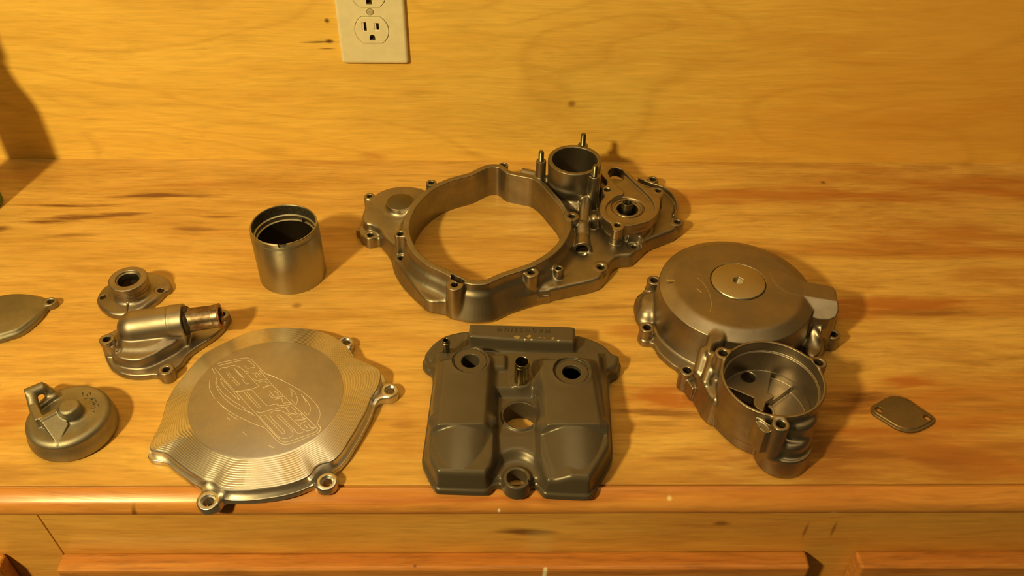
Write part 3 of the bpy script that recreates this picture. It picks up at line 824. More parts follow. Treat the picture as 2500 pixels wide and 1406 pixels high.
# cup bolt bosses
for px, py, r in ((1765.6, 861, 6.6), (1999.5, 884, 6.6), (1907, 1035, 6.6)):
    x, y = A(px, py, ZC)
    c.add(cyl(x, y, 18, ZC, r, .6), 4, name='bolt_boss'); c._h = getattr(c, '_h', []) + [(x, y, ZC - 14, ZC + 3, 3.4, ZC)]
x, y = A(1871, 1035, 46); c.add(poly(PA('1838,1018 1866,1026 1889,1044 1888,1056 1868,1060 1850,1042', 48), 24, 49.5, .8, .03), 1.5, name='casting_tab')
c.sub(poly(smooth(PA('1846,1024 1866,1031 1880,1045 1878,1053 1868,1053 1856,1041', 49), 3), 47.6, 55, .2), .4)
# cup interior
c.sub(cyl(CX_, CY_, 45.5, ZC + 4, 38.7, .2), .5)
c.sub(cyl(CX_, CY_, 24, ZC + 4, 36.6, .6), .7)
floor_lo = smooth(PA('1985,960 1960,905 1915,880 1905,895 1890,925 1870,960 1830,1010 1900,1040 1975,1020', 20), 3)
FZ = 14
def cupcut(P, z, rr=36.0):
    P = np.asarray(P)
    return (lambda X, Y, Z: np.maximum(rnd(pdist(P, X[:, :, 0], Y[:, :, 0])[:, :, None], np.abs(Z - (z + 30)) - 30, .5), np.hypot(X - CX_, Y - CY_) - rr),
            (CX_ - rr, CX_ + rr, CY_ - rr, CY_ + rr, z, z + 60))
a0 = np.array([CX_, CY_])
def wd(t0, t1, r0, r1, n=14):
    t = np.radians(np.linspace(t0, t1, n)); o = np.c_[np.cos(t), np.sin(t)]
    return np.r_[a0 + r1 * o, (a0 + r0 * o)[::-1]]
c.sub(cupcut(wd(-110, 38, 0, 40), 12), .8)                     # low floor to the right and front
c.sub(cupcut(wd(38, 68, 12, 38), 18), .8)
c.sub(cupcut(wd(148, 255, 10, 38), 11), .8)
hx, hy = A(1850, 970, 10)
c.sub(poly(smooth(PA('1795,985 1815,968 1840,958 1858,945 1872,946 1876,956 1862,975 1850,992 1835,1004 1812,1005', 8), 3), -4, 15, .3), .8)
x, y = A(1827, 920, 24); c.sub(cyl(x, y, 8, 30, 5.8, .1), .3)
x, y = A(1861, 1005, 15); c.add(cyl(x, y, 4, 15.5, 10.5, .5), .6, name='bearing_seat'); c.sub(cyl(x, y, -2, 20, 7.4, .1), .3)
# plug recess, hollow wire notch
PX_, PY_ = A(1802.5, 686.5, ZT)
c.sub(cyl(PX_, PY_, ZT - 4, ZT + 3, 24.6, .1), .1)
drill(c)
c.build(gc, {'body': M_cast2, 'starter_cup': M_cast2})
gc.children[0].name = 'drum'
# hex plug
prof = [(0, ZT - 3.8), (24.0, ZT - 3.8), (24.2, ZT - .2), (23.6, ZT + .6), (22.6, ZT + .9)]
V = []; Fc = []; n = 72
for k in range(n):
    a = 2 * math.pi * k / n
    for r, z in prof[1:]: V.append((PX_ + r * math.cos(a), PY_ + r * math.sin(a), z))
    ah = a - math.radians(14); hr = 5.0 * math.cos(math.pi / 6) / math.cos((ah % (math.pi / 3)) - math.pi / 6)
    for r, z in ((hr + .5, ZT + .9), (hr, ZT + .5), (hr, ZT - 2.8)): V.append((PX_ + r * math.cos(a), PY_ + r * math.sin(a), z))
m = 7
for k in range(n):
    k2 = (k + 1) % n
    for i in range(m - 1): Fc.append((k * m + i, k2 * m + i, k2 * m + i + 1, k * m + i + 1))
V.append((PX_, PY_, ZT - 3.1)); V.append((PX_, PY_, ZT - 3.8))
for k in range(n):
    Fc.append((k * m + m - 1, ((k + 1) % n) * m + m - 1, len(V) - 2)); Fc.append((((k + 1) % n) * m, k * m, len(V) - 1))
put('hex_plug', V, Fc, metal('worn_plug', (.47, .43, .35), .40, grain=.06, bump=.05, tint=(.50, .45, .36)), gc, 35)
# bright wear marks on the drum top
wear = []
for s in ('1702,677 1716,690 1727,706 1734,724 1737,744 1733,762', '1701,704 1713,714', '1626,682 1640,686 1646,684', '1884,727 1896,722 1910,720'):
    wear.append(smooth(PA(s, ZT), 5, False))
V, Fc = ribbon(wear[:1], ZT, .9, .06); put('scratch', V, Fc, M_alu, gc)
V, Fc = ribbon(wear[1:3], ZT, 2.0, .06); put('scratch', V, Fc, M_alu, gc)

# ================================================================== painted valve cover
vc = thing('valve_cover', 'dark brown painted cylinder head cover with two breather tubes and a central plug well', 'engine cover', (19, -385, 0))
c = Cast(-72, 118, -480, -290, 0, 52, .8)
vout = smooth(PA('1031,890,8 1032,873,10 1047,845,14 1056,828,18 1085,806,20 1137,795,20 1200,793,20 1350,796,20 1416,806,20 1454,818,20 1484,838,18 1499,862,14 1513,876,10 1516,890,6 1514,908,0 1508,926,0 1489,938,0 '
                 '1486,960,0 1489,1010,0 1493,1080,0 1494,1128,0 1486,1148,0 1452,1206,0 1440,1222,0 1425,1224,0 1340,1220,0 1328,1218,0 1317,1207,0 1308,1197,0 1296,1194,0 1288,1200,0 1280,1207,0 1257,1211,0 1236,1203,0 1228,1197,0 '
                 '1212,1196,0 1203,1199,0 1193,1209,0 1183,1212,0 1080,1209,0 1067,1207,0 1057,1197,0 1034,1150,0 1031,1134,0 1037,1090,0 1044,1040,0 1052,980,0 1057,940,0 1052,922,0 1040,914,0 1033,905,0'), 3)
def ss(a, b, x):
    t = np.clip((x - a) / (b - a), 0, 1); return t * t * (3 - 2 * t)
def vroof(X, Y):
    X, Y = np.broadcast_arrays(X, Y); h = np.full(X.shape, 17., np.float32)
    # rear plateau under the rings
    p = ss(-325, -331, Y) * ss(-55, -49, X) * ss(93, 87, X); h = h + p * 9.0
    # deep centre: recess round the plug well, then a valley to the front
    v = ss(-3, 3, X) * ss(36, 30, X) * ss(-369, -376, Y); h = h - v * 7
    v2 = ss(-8, 6, X + (Y + 415) * .12) * ss(50, 34, X + (-415 - Y) * -.20) * ss(-404, -414, Y); h = h - v2 * np.clip((-415 - Y) * .14, 0, 5.5)
    for xc, hw, sh in ((-27.0, 21.5, -.04), (61.0, 24.0, .05)):
        t = np.clip((-416.0 - Y) / 40, 0, 1); xx = X - xc - (-416 - Y) * sh
        top = 36.5 - 10.5 * t - 1.0 * ss(0, .05, t) - (.003 + .0125 * ss(-.02, .08, t)) * xx * xx
        m = ss(hw + 6, hw - 4.5, np.abs(xx)) * ss(-338, -349, Y)
        h = np.maximum(h, h * (1 - m) + top * m)
    return h
c.add(hfield(vout, 0, vroof, 40, 3.6, .05, .82, off=-1.6), 0)
c.add(poly(vout, 0, 6.5, 1.4), 2)
blk = smooth(PA('1143,786 1180,786 1280,788 1390,791 1409,795 1411,806 1409,836 1400,840 1280,836 1150,826 1139,822 1139,796', 31), 2)
c.add(poly(blk, 4, 31, 2.4, .10), 4, name='rear_block')
# dent shoulders behind the block and at the sides
for (px, py, z) in ((1210, 880, 30),):
    x, y = A(px, py, z); c.add(box((x, y, 24), (9, 8, 6), 0, 3), 3)
x, y = A(1335, 915, 30); c.add(box((x + 2, y + 8, 21), (12, 9, 8), 0, 3), 4)
# ring seats
for px, py in ((1148.5, 878), (1396, 905)):
    x, y = A(px, py, 35.5); c.add(cyl(x, y, 10, 35.0, 17.2, 1.5, 16.4), 4, name='spark_ring_seat')
    c.sub(cyl(x, y, 34.2, 40, 15.2, .2), .2); c.sub((lambda X, Y, Z, x=x, y=y: np.maximum(np.abs(np.hypot(X - x, Y - y) - 14.4) - .8, np.abs(Z - 34.5) - 1.2), (x - 16, x + 16, y - 16, y + 16, 33.3, 36)), .1)
    c.sub(cyl(x, y, -3, 40, 7.6, .1), .3)
# plug well and front boss
wx, wy = 19.8, -394.5
c.add(cyl(wx, wy, 0, 21, 15.5, 1, 15), 2.5)
c.sub((lambda X, Y, Z: rnd(np.maximum(np.abs(X - wx) - 14, np.abs(Y + 388) - 13) - 0., np.abs(Z - 41) - 20.5, 4), (wx - 14, wx + 14, -401, -375, 20.5, 60)), 3)
c.sub(cyl(wx, wy, -3, 60, 13.6, .2), .8)
bx, by = A(1262, 1167, 13)
c.sub((lambda X, Y, Z: rnd(np.hypot(X - bx, (Y - by + 6) * .75) - 20, np.abs(Z - 38) - 27, 5), (bx - 20, bx + 20, by - 40, by + 28, 11, 65)), 5)
c.add(cyl(bx, by, 0, 14, 11.0, .8, 10.6), 3, name='front_boss')
c.sub(cyl(bx, by, -3, 30, 7.6, .2), .4)
x, y = A(1293, 1173, 14); c.sub(cyl(x, y, 8, 16, 1.3, .1), .1)
for x0_, x1_ in ((-42, -11), (44, 79)):
    c.sub(hfield(np.array([(x0_, -444), (x1_, -444), (x1_, -342), (x0_, -342)], float), -6, lambda X, Y: vroof(X, Y) - 7.0, 32, 2, .0, .8), 1)
# small boss under the left breather
sx_, sy_ = A(1090, 862, 23.5); c.add(cyl(sx_, sy_, 4, 24, 7.6, 1.5, 7.0), 3)
tx_, ty_ = A(1273, 925, 29); c.add(cyl(tx_, ty_, 8, 27.5, 9.5, 1.5, 8.2), 3)
# pinch marks along the flanks
for px, py, z in ((1060, 1024, 28), (1200, 1024, 28), (1322, 1035, 28), (1474, 1040, 28)):
    x, y = A(px, py, z); c.add(ball((x, y, z - 2), 5.0, 1.0), 5)
c.build(vc, {'body': M_paint}); vcf = c; vc.children[0].name = 'shell'
def tube(name, cx, cy, z0, z1, ro, ri, beads, parent, mat):
    pr_ = [(ri, z1 - 16), (ri, z1 - .3), (ri + .3, z1), (ro - .3, z1), (ro, z1 - .4)]
    for zb, rb in beads: pr_ += [(ro, zb + 1.2), (ro + rb, zb + .5), (ro + rb, zb - .5), (ro, zb - 1.2)]
    pr_ += [(ro, z0), (ri, z0)]
    return put(name, *lathe(pr_, (cx, cy, 0), 48), mat, parent, 32)
for px, py in ((1148.5, 878), (1396, 905)):
    x, y = A(px, py, 35.5); put('hole_shade_disc', *lathe([(0, 13), (15, 13), (15, 14), (0, 14)], (x, y, 0), 32), M_black, vc, label='black disc added for the shade inside the round hole')  # added black disc, its colour stands in for shade under the hole
tube('breather_tube', tx_, ty_, 22, 50, 6.0, 5.2, [(46.0, .5)], vc, M_brass)
tube('breather_tube', sx_, sy_, 18, 39.5, 2.9, 2.1, [(36.5, .9)], vc, M_steel)
# raised lettering, readable from behind the bench
def text(body, size, cx, cy, z, rot, h, mat, parent, name, xs=1.0, space=1.0):
    cu = bpy.data.curves.new('lettering', 'FONT'); cu.body = body; cu.size = size; cu.extrude = h / 2; cu.align_x = 'CENTER'; cu.align_y = 'CENTER'; cu.space_character = space; cu.resolution_u = 2
    ob = bpy.data.objects.new('lettering', cu); COL.objects.link(ob)
    dg = bpy.context.evaluated_depsgraph_get(); me = bpy.data.meshes.new_from_object(ob.evaluated_get(dg)); bpy.data.objects.remove(ob)
    M_ = Matrix.Translation((cx, cy, z)) @ Matrix.Rotation(rot, 4, 'Z') @ Matrix.Diagonal((xs, 1, 1, 1))
    vs = [M_ @ v.co for v in me.vertices]; fs = [tuple(p.vertices) for p in me.polygons]
    return put(name, [tuple(v) for v in vs], fs, mat, parent)
x0, y0 = A(1206, 803, 31); x1, y1 = A(1350, 808, 31)
text('MAGNESIUM', 6.6, (x0 + x1) / 2, (y0 + y1) / 2, 31.25, math.pi + math.atan2(y1 - y0, x1 - x0), 1.0, M_paint, vc, 'lettering', .86, 1.62)
# chipped paint on the block edge and the well lip
chips = []
for px, py, w in ((1262, 824, 12), (1292, 823, 11), (1281, 830, 5), (1298, 830, 6), (1318, 826, 5), (1329, 827, 5), (1350, 828, 8), (1363, 832, 5)):
    x, y = A(px, py, 30.2); chips.append((x, y, w))
V = []; Fc = []
for i, (x, y, w) in enumerate(chips):
    b = len(V); rq = np.random.RandomState(int(w * 7 + x)).rand(9); pts = [((.25 + .38 * rq[k]) * math.cos(-k * .698), (.25 + .45 * rq[(k * 4 + 1) % 9]) * math.sin(-k * .698)) for k in range(9)]
    zz = np.linspace(36, 20, 321)
    for u, v in pts:
        q = np.array([x + u * w * .46, y + v * w * .34]); f_ = vcf.samp(np.c_[np.tile(q, (321, 1)), zz])
        V.append((q[0], q[1], float(zz[np.argmax(f_ < 0)]) + .14))
    Fc.append(tuple(range(b, b + 9))[::-1])
put('paint_chip', V, Fc, M_gold, vc, label='bare pale metal where the brown paint has chipped')

# ================================================================== machined clutch cover with engraved emblem
cc = thing('clutch_cover', 'bright machined round clutch cover with an engraved emblem, overhanging the bench edge', 'engine cover', (-188, -372, 0))
bo = PA('363,1094 376,1062 394,1025 400,1000 407,977 422,950 443,923 467,893 494,865 520,849 545,836 577,821 610,807 645,801 683,798 720,799 755,802 783,808 810,818 840,838 852,852 860,869 886,880 915,894 927,902 930,912 928,928 924,941 917,955 907,969 '
        '901,985 896,1000 889,1014 880,1030 868,1052 854,1074 837,1100 817,1122 804,1128 791,1130 777,1136 766,1145 762,1152 757,1160 740,1169 719,1177 685,1186 646,1192 610,1196 574,1197 550,1195 532,1190 526,1183 520,1177 510,1174 498,1172 480,1161 465,1152 447,1139 '
        '429,1126 418,1116 407,1107 388,1102 370,1100', 14)
DCX, DCY = -187.6, -374.2
body = smooth(bo, 3)
th = np.arctan2(body[:, 1] - DCY, body[:, 0] - DCX); rr = np.hypot(body[:, 1] - DCY, body[:, 0] - DCX)
NA = 288; ang = np.linspace(-math.pi, math.pi, NA, endpoint=False); od = np.argsort(th)
RO = np.interp(ang, th[od], rr[od], period=2 * math.pi)
for _ in range(2): RO = (np.roll(RO, 1) + 2 * RO + np.roll(RO, -1)) / 4
loops = []; ZD_, ZE = 20.0, 13.6; RD_ = 62.0; NT = 14
loops.append((np.full(NA, 62.2), ZD_)); 
for i in range(1, NT):
    t = i / NT; r0 = RD_ + .4 + (RO - RD_ - .4) * t; z0 = ZD_ + (ZE - ZD_) * t
    loops += [(r0 - .26, z0 + .06), (r0 - .04, z0 - .09), (r0 + .20, z0 - .05)]
loops += [(RO - .6, ZE + .05)]
loops += [(RO, ZE - .7), (RO + .15, 4)]
V = []; Fc = []
for r, z in loops:
    for a, q in zip(ang, np.broadcast_to(r, (NA,))): V.append((DCX + q * math.cos(a), DCY + q * math.sin(a), z))
for i in range(len(loops) - 1):
    for k in range(NA):
        k2 = (k + 1) % NA; Fc.append((i * NA + k, (i + 1) * NA + k, (i + 1) * NA + k2, i * NA + k2))
put('stepped_rim', V, Fc, M_alu, cc, 24)
put('flat_disc', *lathe([(0, ZD_ - 1), (0, ZD_ + .3), (61.7, ZD_ + .3), (62.15, ZD_ + .1), (62.2, ZD_ - 1)], (DCX, DCY, 0), 144), M_disc, cc, 30)
c = Cast(-272, -68, -490, -288, 0, 8, .7)
c.add(poly(body, 0, 5.2, .6, 0, 3.0), 0)
for px, py, r, hr, inn in ((354.5, 1080, 6.3, 2.9, (400, 1070)), (508.5, 1224, 7.6, 3.8, (540, 1160)), (798.5, 1177, 7.2, 3.5, (770, 1120)), (953, 954, 6.9, 3.3, (900, 960)), (846, 836, 6.2, 3.0, (815, 850))):
    x, y = A(px, py, 7); xi, yi = A(*inn, 6)
    c.part('mounting_ear'); c.add(cyl(x, y, 0, 7, r, .7), 4); c.add(box(((x + xi) / 2, (y + yi) / 2, 2.9), (math.hypot(x - xi, y - yi) / 2, r * .9, 2.9), math.degrees(math.atan2(yi - y, xi - x)), .6), 9); c.body()
    c._h = getattr(c, '_h', []) + [(x, y, -3, 10, hr, 7)]
c.sub(poly(body, -2, 4.2, .2, 0, -6), .3)
drill(c)
c.build(cc, {'body': M_alu}); [o for o in cc.children if o.name.startswith('body')][0].name = 'flange'
def W1(s): return [(480 + x / 5.408, 850 + y / 5.408) for x, y in PX(s)]
def W2(s): return [(610 + x / 7.4, 890 + y / 7.4) for x, y in PX(s)]
def W3(s): return [(500 + x / 10.044, 860 + y / 10.044) for x, y in PX(s)]
eng = []
for s in ('250,515 215,460 190,420 185,380', '310,275 420,245 560,215 700,188 850,155 990,135 1090,150 1160,190 1220,255 1280,310', '340,325 500,285 700,238 850,205 980,190 1090,212 1150,270 1230,355 1150,375 1045,392 970,325',
          '255,400 330,490 420,600 520,720 640,840 750,965', '350,450 360,420 430,375 560,368', '560,350 680,325 780,335 870,375 950,430 1030,520 1065,500 1020,455', '620,630 560,540 535,500 545,478 575,480 620,540 750,680 870,800', '680,680 760,760 830,830',
          '710,380 800,470 850,520 960,630', '740,420 860,560 940,610 960,590', '910,640 1010,770 1080,770', '1070,560 1130,630 1230,740 1320,820 1300,845 1160,890 960,930 760,960', '250,1135 180,1030 130,930 110,830 115,720 130,660',
          '290,620 280,700 300,790 350,880 450,1000 570,1100 700,1200 850,1290 1000,1380', '265,720 275,820 330,930 420,1060 530,1170 650,1270 800,1360 900,1410', '850,1160 800,1090 700,960 560,800 450,690 395,640 400,700 440,800 530,900 620,990 720,1080 800,1130 850,1160',
          '305,1200 400,1290 540,1400', '760,965 920,960 980,1000 1300,1345 1330,1365 1370,1355 1360,1330 1020,965', '1040,930 1130,915 1180,950 1400,1180 1540,1310 1640,1290 1750,1270 1808,1300'):
    eng.append(W3(s))
for s in ('275,700 360,785 500,875 640,945 780,1008 890,1045 940,1092 1080,1238 1120,1262 1190,1268 1300,1240 1450,1180 1600,1120 1635,1080 1632,1045 1590,988', '415,860 480,905 545,940', '400,910 440,948', '520,572 640,710 790,870 900,1000 1010,1120 1090,1200 1150,1238 1220,1230 1400,1168 1570,1105 1600,1072 1580,1040 1400,865 1200,680 1000,485 830,290',
          '1070,745 1102,775 1060,795 950,820 850,848 790,838', '640,820 700,850 765,890', '600,800 680,835 740,862', '950,1280 1020,1318', '600,1100 660,1150', '790,215 850,280 915,335 1000,370 1150,430'):
    eng.append(W1(s))
for s in ('370,930 362,890 400,850 490,825 580,840 650,880 760,985 980,1190 968,1215 890,1245 868,1238 700,1075 540,912 505,910 503,935 620,1050 760,1190 780,1250 750,1300 690,1325 610,1332 530,1310 450,1240 320,1095 180,940 205,918 265,910 300,940 440,1085 580,1235 620,1240 632,1212 520,1095 430,1010 370,930',
          '30,165 80,165 130,245', '95,150 130,155 190,215', '150,130 205,190', '50,235 90,275 140,288 200,275 260,265 310,272', '150,325 210,305 270,302 330,362 240,420 300,395 410,365', '320,470 355,475 400,535 440,568 480,570 515,545 480,500 440,478', '350,540 390,585 440,600 520,585 600,575',
          '455,630 520,612 575,612 610,695 700,680 760,715', '545,735 640,730 755,715', '560,765 640,775 720,745', '640,790 672,800 700,850 730,880 790,885 825,860 800,810 755,765', '670,860 735,908 800,905 890,870', '820,1000 920,998 1000,995', '850,950 890,905 930,890 940,930 970,965 1025,970',
          '910,1100 925,1065 980,1035 1055,1010', '980,1085 1010,1120 1045,1142 1000,1140', '1040,1050 1065,1085 1105,1132 1190,1130', '975,1165 1035,1200 1110,1175 1185,1145',
          '280,160 420,210 600,295 780,390 950,490 1100,610 1200,720 1260,830 1268,920 1240,1010 1210,1060', '1215,1060 1275,1130 1272,1180 1240,1220', '715,425 800,490 850,580 862,650 830,730', '735,460 762,520 755,580', '735,610 780,670 830,720', '925,535 1010,630 1080,740 1092,830 1060,900 1040,910 985,855', '960,580 1010,670 1015,760'):
    eng.append(W2(s))
pl = [smooth(np.array([A(x, y, ZD_ + .3) for x, y in p]), 4, False) for p in eng]
V, Fc = ribbon(pl, ZD_ + .3, .52, .07); put('engraved_emblem', V, Fc, M_bright, cc)

# ================================================================== bare cylinder sleeve
sl = thing('cylinder_sleeve', 'plain dull steel cylinder sleeve standing upright with a notched rim', 'cylinder sleeve', (-199, -197, 0))
V = []; Fc = []; n = 144; HS = 61.0
prof = [(27.5, 0), (31.4, 0), (31.9, .5), (31.9, 54.0), (31.5, 55.0), (31.2, 55.6), (31.2, HS - .8), (30.7, HS), (29.9, HS), (29.6, HS - .5), (29.6, 50.0), (28.2, 49.2), (28.2, 45.0), (26.9, 44.4), (26.9, 40), (27.5, 38.0)]
m = len(prof); nc = math.radians(-82)
for k in range(n):
    a = 2 * math.pi * k / n
    dn = abs((a - nc + math.pi) % (2 * math.pi) - math.pi)
    for r, z in prof:
        if z > 55.7 and dn < math.radians(6.4): z = 57.2 + (z - HS) * .02
        V.append((-199.1 + r * math.cos(a), -197.7 + r * math.sin(a), z))
for k in range(n):
    k2 = (k + 1) % n
    for i in range(m): Fc.append((k * m + i, k2 * m + i, k2 * m + (i + 1) % m, k * m + (i + 1) % m))
put('sleeve_wall', V, Fc, M_sleeve, sl, 30)
put('bore_shade_liner', *lathe([(26.9, .5), (26.75, .5), (26.75, 44.2), (26.9, 44.2)], (-199.1, -197.7, 0), 96), metal('dark_bore_shade', (.085, .07, .05), .55, grain=.1, bump=.2), sl, 30)  # added dark liner, its colour stands in for shade deep in the sleeve
a = math.radians(62); hx_, hy_ = -199.1 + 27.0 * math.cos(a), -197.7 + 27.0 * math.sin(a)
put('oil_hole', *lathe([(0, 0), (1.7, 0), (1.7, .5), (0, .5)], (hx_, hy_, 46.5), 20, axis=(-math.cos(a), -math.sin(a), .25)), M_black, sl)
put('bore_band', *lathe([(29.58, 50.3), (29.45, 50.3), (29.45, 59.9), (29.58, 59.9)], (-199.1, -197.7, 0), 96), metal('scuffed_bore', (.32, .31, .29), .5, grain=.3, bump=.8, gscale=500., tint=(.22, .20, .17)), sl, 30)

# ================================================================== seal flange
sf = thing('seal_flange', 'small cast flange with a raised hollow neck and bolt holes, behind the hose cover', 'flange', (-342, -235, 0))
c = Cast(-392, -290, -275, -195, 0, 28, .6)
fo = smooth(PA('237,733,3 240,715,6 252,700,6 270,690,6 320,664,6 350,660,6 377,665,6 400,672,6 412,680,6 419,695,6 416,710,4 407,724,0 390,742,0 372,755,0 352,768,0 330,776,0 300,781,0 270,776,0 248,760,0 239,745,0'), 4)
NX, NY = -341.8, -235.5
c.add(poly(fo, 0, 5.5, 1.5, .12), 0)
c.add(hfield(fo, 0, lambda X, Y: 13.5 - np.hypot(X - NX, (Y - NY)) * .27, 14, 1.5, .12, .9, off=-1.), 2)
c.add(cyl(NX, NY, 2, 17, 17.5, 1, 15.5), 3, name='neck'); c.add(cyl(NX, NY, 15, 26, 17.6, 1.6), 1.2, name='neck')
c.sub((lambda X, Y, Z: np.hypot(np.hypot(X - NX, Y - NY) - 18.6, (Z - 17.2)) - 2.6, (NX - 21, NX + 21, NY - 21, NY + 21, 14, 20)), .6)
c.sub(cyl(NX, NY, -2, 30, 9.6, .2), .5); c.sub(cyl(NX, NY, 24.2, 30, 10.6, .1, 13), .3)
for px, py, z in ((250, 722, 8), (391, 706, 8)):
    x, y = A(px, py, z); c.sub(cyl(x, y, 7.0, 14, 5.6, 1.0), 1.0, name='bolt_seat'); c.sub(cyl(x, y, -2, 14, 2.9, .1), .3)
x, y = A(310, 765, 4)
c.add(box((x + 1, y - 0, 4.6), (.6, 10, 4), 8, .4, .25), .6)
c.build(sf, {'body': M_cast2}); sf.children[0].name = 'base_plate'
put('oil_seal', *lathe([(9.5, 19), (9.5, 21), (7.4, 21), (7.0, 20.2), (7.0, 19)], (NX, NY, 0), 48), M_black, sf, 30)

# ================================================================== water pump cover with hose spigot
wc = thing('water_pump_cover', 'cast water pump cover with a stained hose spigot, left of the round clutch cover', 'engine cover', (-305, -290, 0))
c = Cast(-360, -225, -350, -238, 0, 46, .7)
wo = smooth(PA('258,875,0 262,888,0 272,906,0 284,915,0 300,924,0 330,930,0 362,929,0 380,927,0 395,930,0 411,933,0 425,926,0 434,912,0 449,898,0 461,880,0 480,864,0 501,850,0 525,834,0 543,818,0 556,803,0 563,788,0 563,772,4 555,760,6 541,757,8 529,762,8 522,775,8 510,785,8 480,800,8 '
                  '440,800,8 380,790,8 330,785,8 290,795,8 268,806,8 252,818,6 247,835,4 252,855,0'), 3)
c.add(poly(wo, 0, 6.5, 1.8, .08), 0)
wb = smooth(PA('271,866 290,877 320,882 345,880 377,868 400,855 432,836 450,812 430,795 380,785 330,780 290,795 272,820 268,845', 17), 4)
c.add(poly(wb, 0, 17, 2.2, .12), 2.5, name='volute')
p0 = np.array([*A(318, 797, 24), 22.0]); p1 = np.array([*A(506, 777, 24), 25.0]); u = (p1 - p0) / np.linalg.norm(p1 - p0)
c.add(caps(p0 + u * 4, p0 + u * 34, 15.2, 15.0), 4, name='pipe_elbow')
c.add(hfield(smooth(PA('280,860 330,868 375,862 425,838 440,810 300,800', 17), 3), 4, lambda X, Y: 20 + 0 * X + 0 * Y, 21, 4, .3), 4)
c.add(rod(p0 + u * 34, p0 + u * 47, 15.4, 15.4, .8), 1.0, name='pipe_elbow')
c.add(box(((p0 + u * 41)[0], (p0 + u * 41)[1] - 4, 8), (6.5, 10, 9), math.degrees(math.atan2(u[1], u[0])), 1.5), 3, name='pipe_elbow')
c.add(rod(p0 + u * 44, p0 + u * 77, 10.8, 10.2, .5), .6, name='hose_spigot'); c.add(rod(p0 + u * 71.5, p0 + u * 77, 10.4, 11.2, .8), .8, name='hose_spigot')
c.sub(rod(p0 + u * 50, p0 + u * 82, 8.4, 8.4, .1), .2)
bq = A(260, 827, 24)
c.add(cyl(bq[0], bq[1], 3, 24, 4.8, .5, 6.4), 3, name='bolt_boss'); c._h = [(bq[0], bq[1], 8, 28, 3.2, 24)]
c.add(box((bq[0] + 6, bq[1] - 5, 10), (6, 1.6, 9), -42, .8), 2)
boss(c, 405, 901, 12, 6.6, 2.9, 0); boss(c, 541.5, 767, 10, 6.4, 2.9, 0)
drill(c)
c.build(wc, {'body': M_cast2, 'hose_spigot': M_spigot}); wc.children[0].name = 'base_flange'
V, Fc = lathe([(8.2, 0), (11.3, 0), (11.3, .5), (8.2, .5)], p0 + u * 76.8, 40, axis=tuple(u)); put('spigot_rust_ring', V, Fc, M_copper, wc, 30, label='rusty copper-red end of the hose spigot')
V, Fc = lathe([(0, 0), (8.4, 0), (8.4, .4), (0, .4)], p0 + u * 58, 32, axis=tuple(u)); put('spigot_bore', V, Fc, M_black, wc)
# dark residue where the hose was clamped
V, Fc = lathe([(10.9, 0), (12.6, .1), (12.9, .9), (11.6, 2.2), (10.75, 3.4)], p0 + u * 46.6, 60, axis=tuple(u), closed=False)
rs = np.random.RandomState(4)
V = V.reshape(60, 5, 3); jit = rs.rand(60)
for k in range(60): V[k, 2:] += u * (.5 + math.sin(k * .31) * .8 + math.sin(k * .83 + 1) * .5 + jit[k] * .5)
put('hose_residue', V.reshape(-1, 3), Fc, M_gunk, wc, 60, label='black crust of old hose rubber')

# ================================================================== domed cap with a hooked bracket
dc = thing('domed_cap', 'rough cast domed cap with a hooked bracket and centre knob, front left corner', 'cap', (-342, -393, 0))
c = Cast(-392, -300, -432, -345, 0, 44, .65)
KX, KY = -342.3, -393.0
c.add(cyl(KX, KY, 0, 21, 34.2, 5, 32.2), 0)
c.add(ball((KX, KY, 6), 33, .52), 4)
def tw(px, py, z): x, y = A(px, py, z); return (x, y, z)
kn = tw(166, 989, 33); c.add(cyl(kn[0], kn[1], 10, 33, 10.5, 3.0, 8.4), 3, name='knob')
def z7(x, y, z): return tw(x / 2.653, 620 + y / 2.653, z)
q = [np.array(z7(*p)) for p in ((262, 1078, 29.5), (388, 1008, 29.5), (452, 1112, 21.5), (372, 1238, 20.0))]
nn = np.cross(q[1] - q[0], q[3] - q[0]); nn /= nn[2]
c.add(hfield(np.array([p[:2] for p in q]), 8, lambda X, Y: q[0][2] - (nn[0] * (X - q[0][0]) + nn[1] * (Y - q[0][1])), 31, .5, .0, .8), .8, name='bracket')
def wall(p0, p1, w, zt, zb, name='bracket'):
    L = math.hypot(p1[0] - p0[0], p1[1] - p0[1])
    c.add(box(((p0[0] + p1[0]) / 2, (p0[1] + p1[1]) / 2, (zt + zb) / 2), (L / 2 + w * .5, w, (zt - zb) / 2), math.degrees(math.atan2(p1[1] - p0[1], p1[0] - p0[0])), 1.0), 1.2, name=name)
wall(z7(262, 1066, 30), z7(384, 1000, 30), 2.6, 30, 10)
wall(z7(215, 985, 31), z7(250, 1060, 30), 3.2, 30.5, 12)
c.add(caps(z7(222, 1000, 26), z7(205, 920, 31), 4.0, 4.2), 2.5, name='bracket')
c.add(rod(np.array(z7(160, 900, 34)) - np.array([0, 0, 2]), np.array(z7(285, 848, 34)) - np.array([0, 0, 2]), 4.6, 4.6, 1.2), 1.5, name='bracket')
wall(z7(232, 1000, 24), z7(350, 930, 22), 2.2, 25, 10)
for f_ in (0, .5, 1.): c.add(caps(np.array(z7(280, 870, 30)) * (1 - f_) + np.array(z7(365, 925, 21)) * f_, np.array(z7(280, 870, 12)) * (1 - f_) + np.array(z7(365, 925, 12)) * f_, 3.6, 4.5), 3, name='bracket')
c.build(dc, {'body': M_rough}); dc.children[0].name = 'dome'
let = []
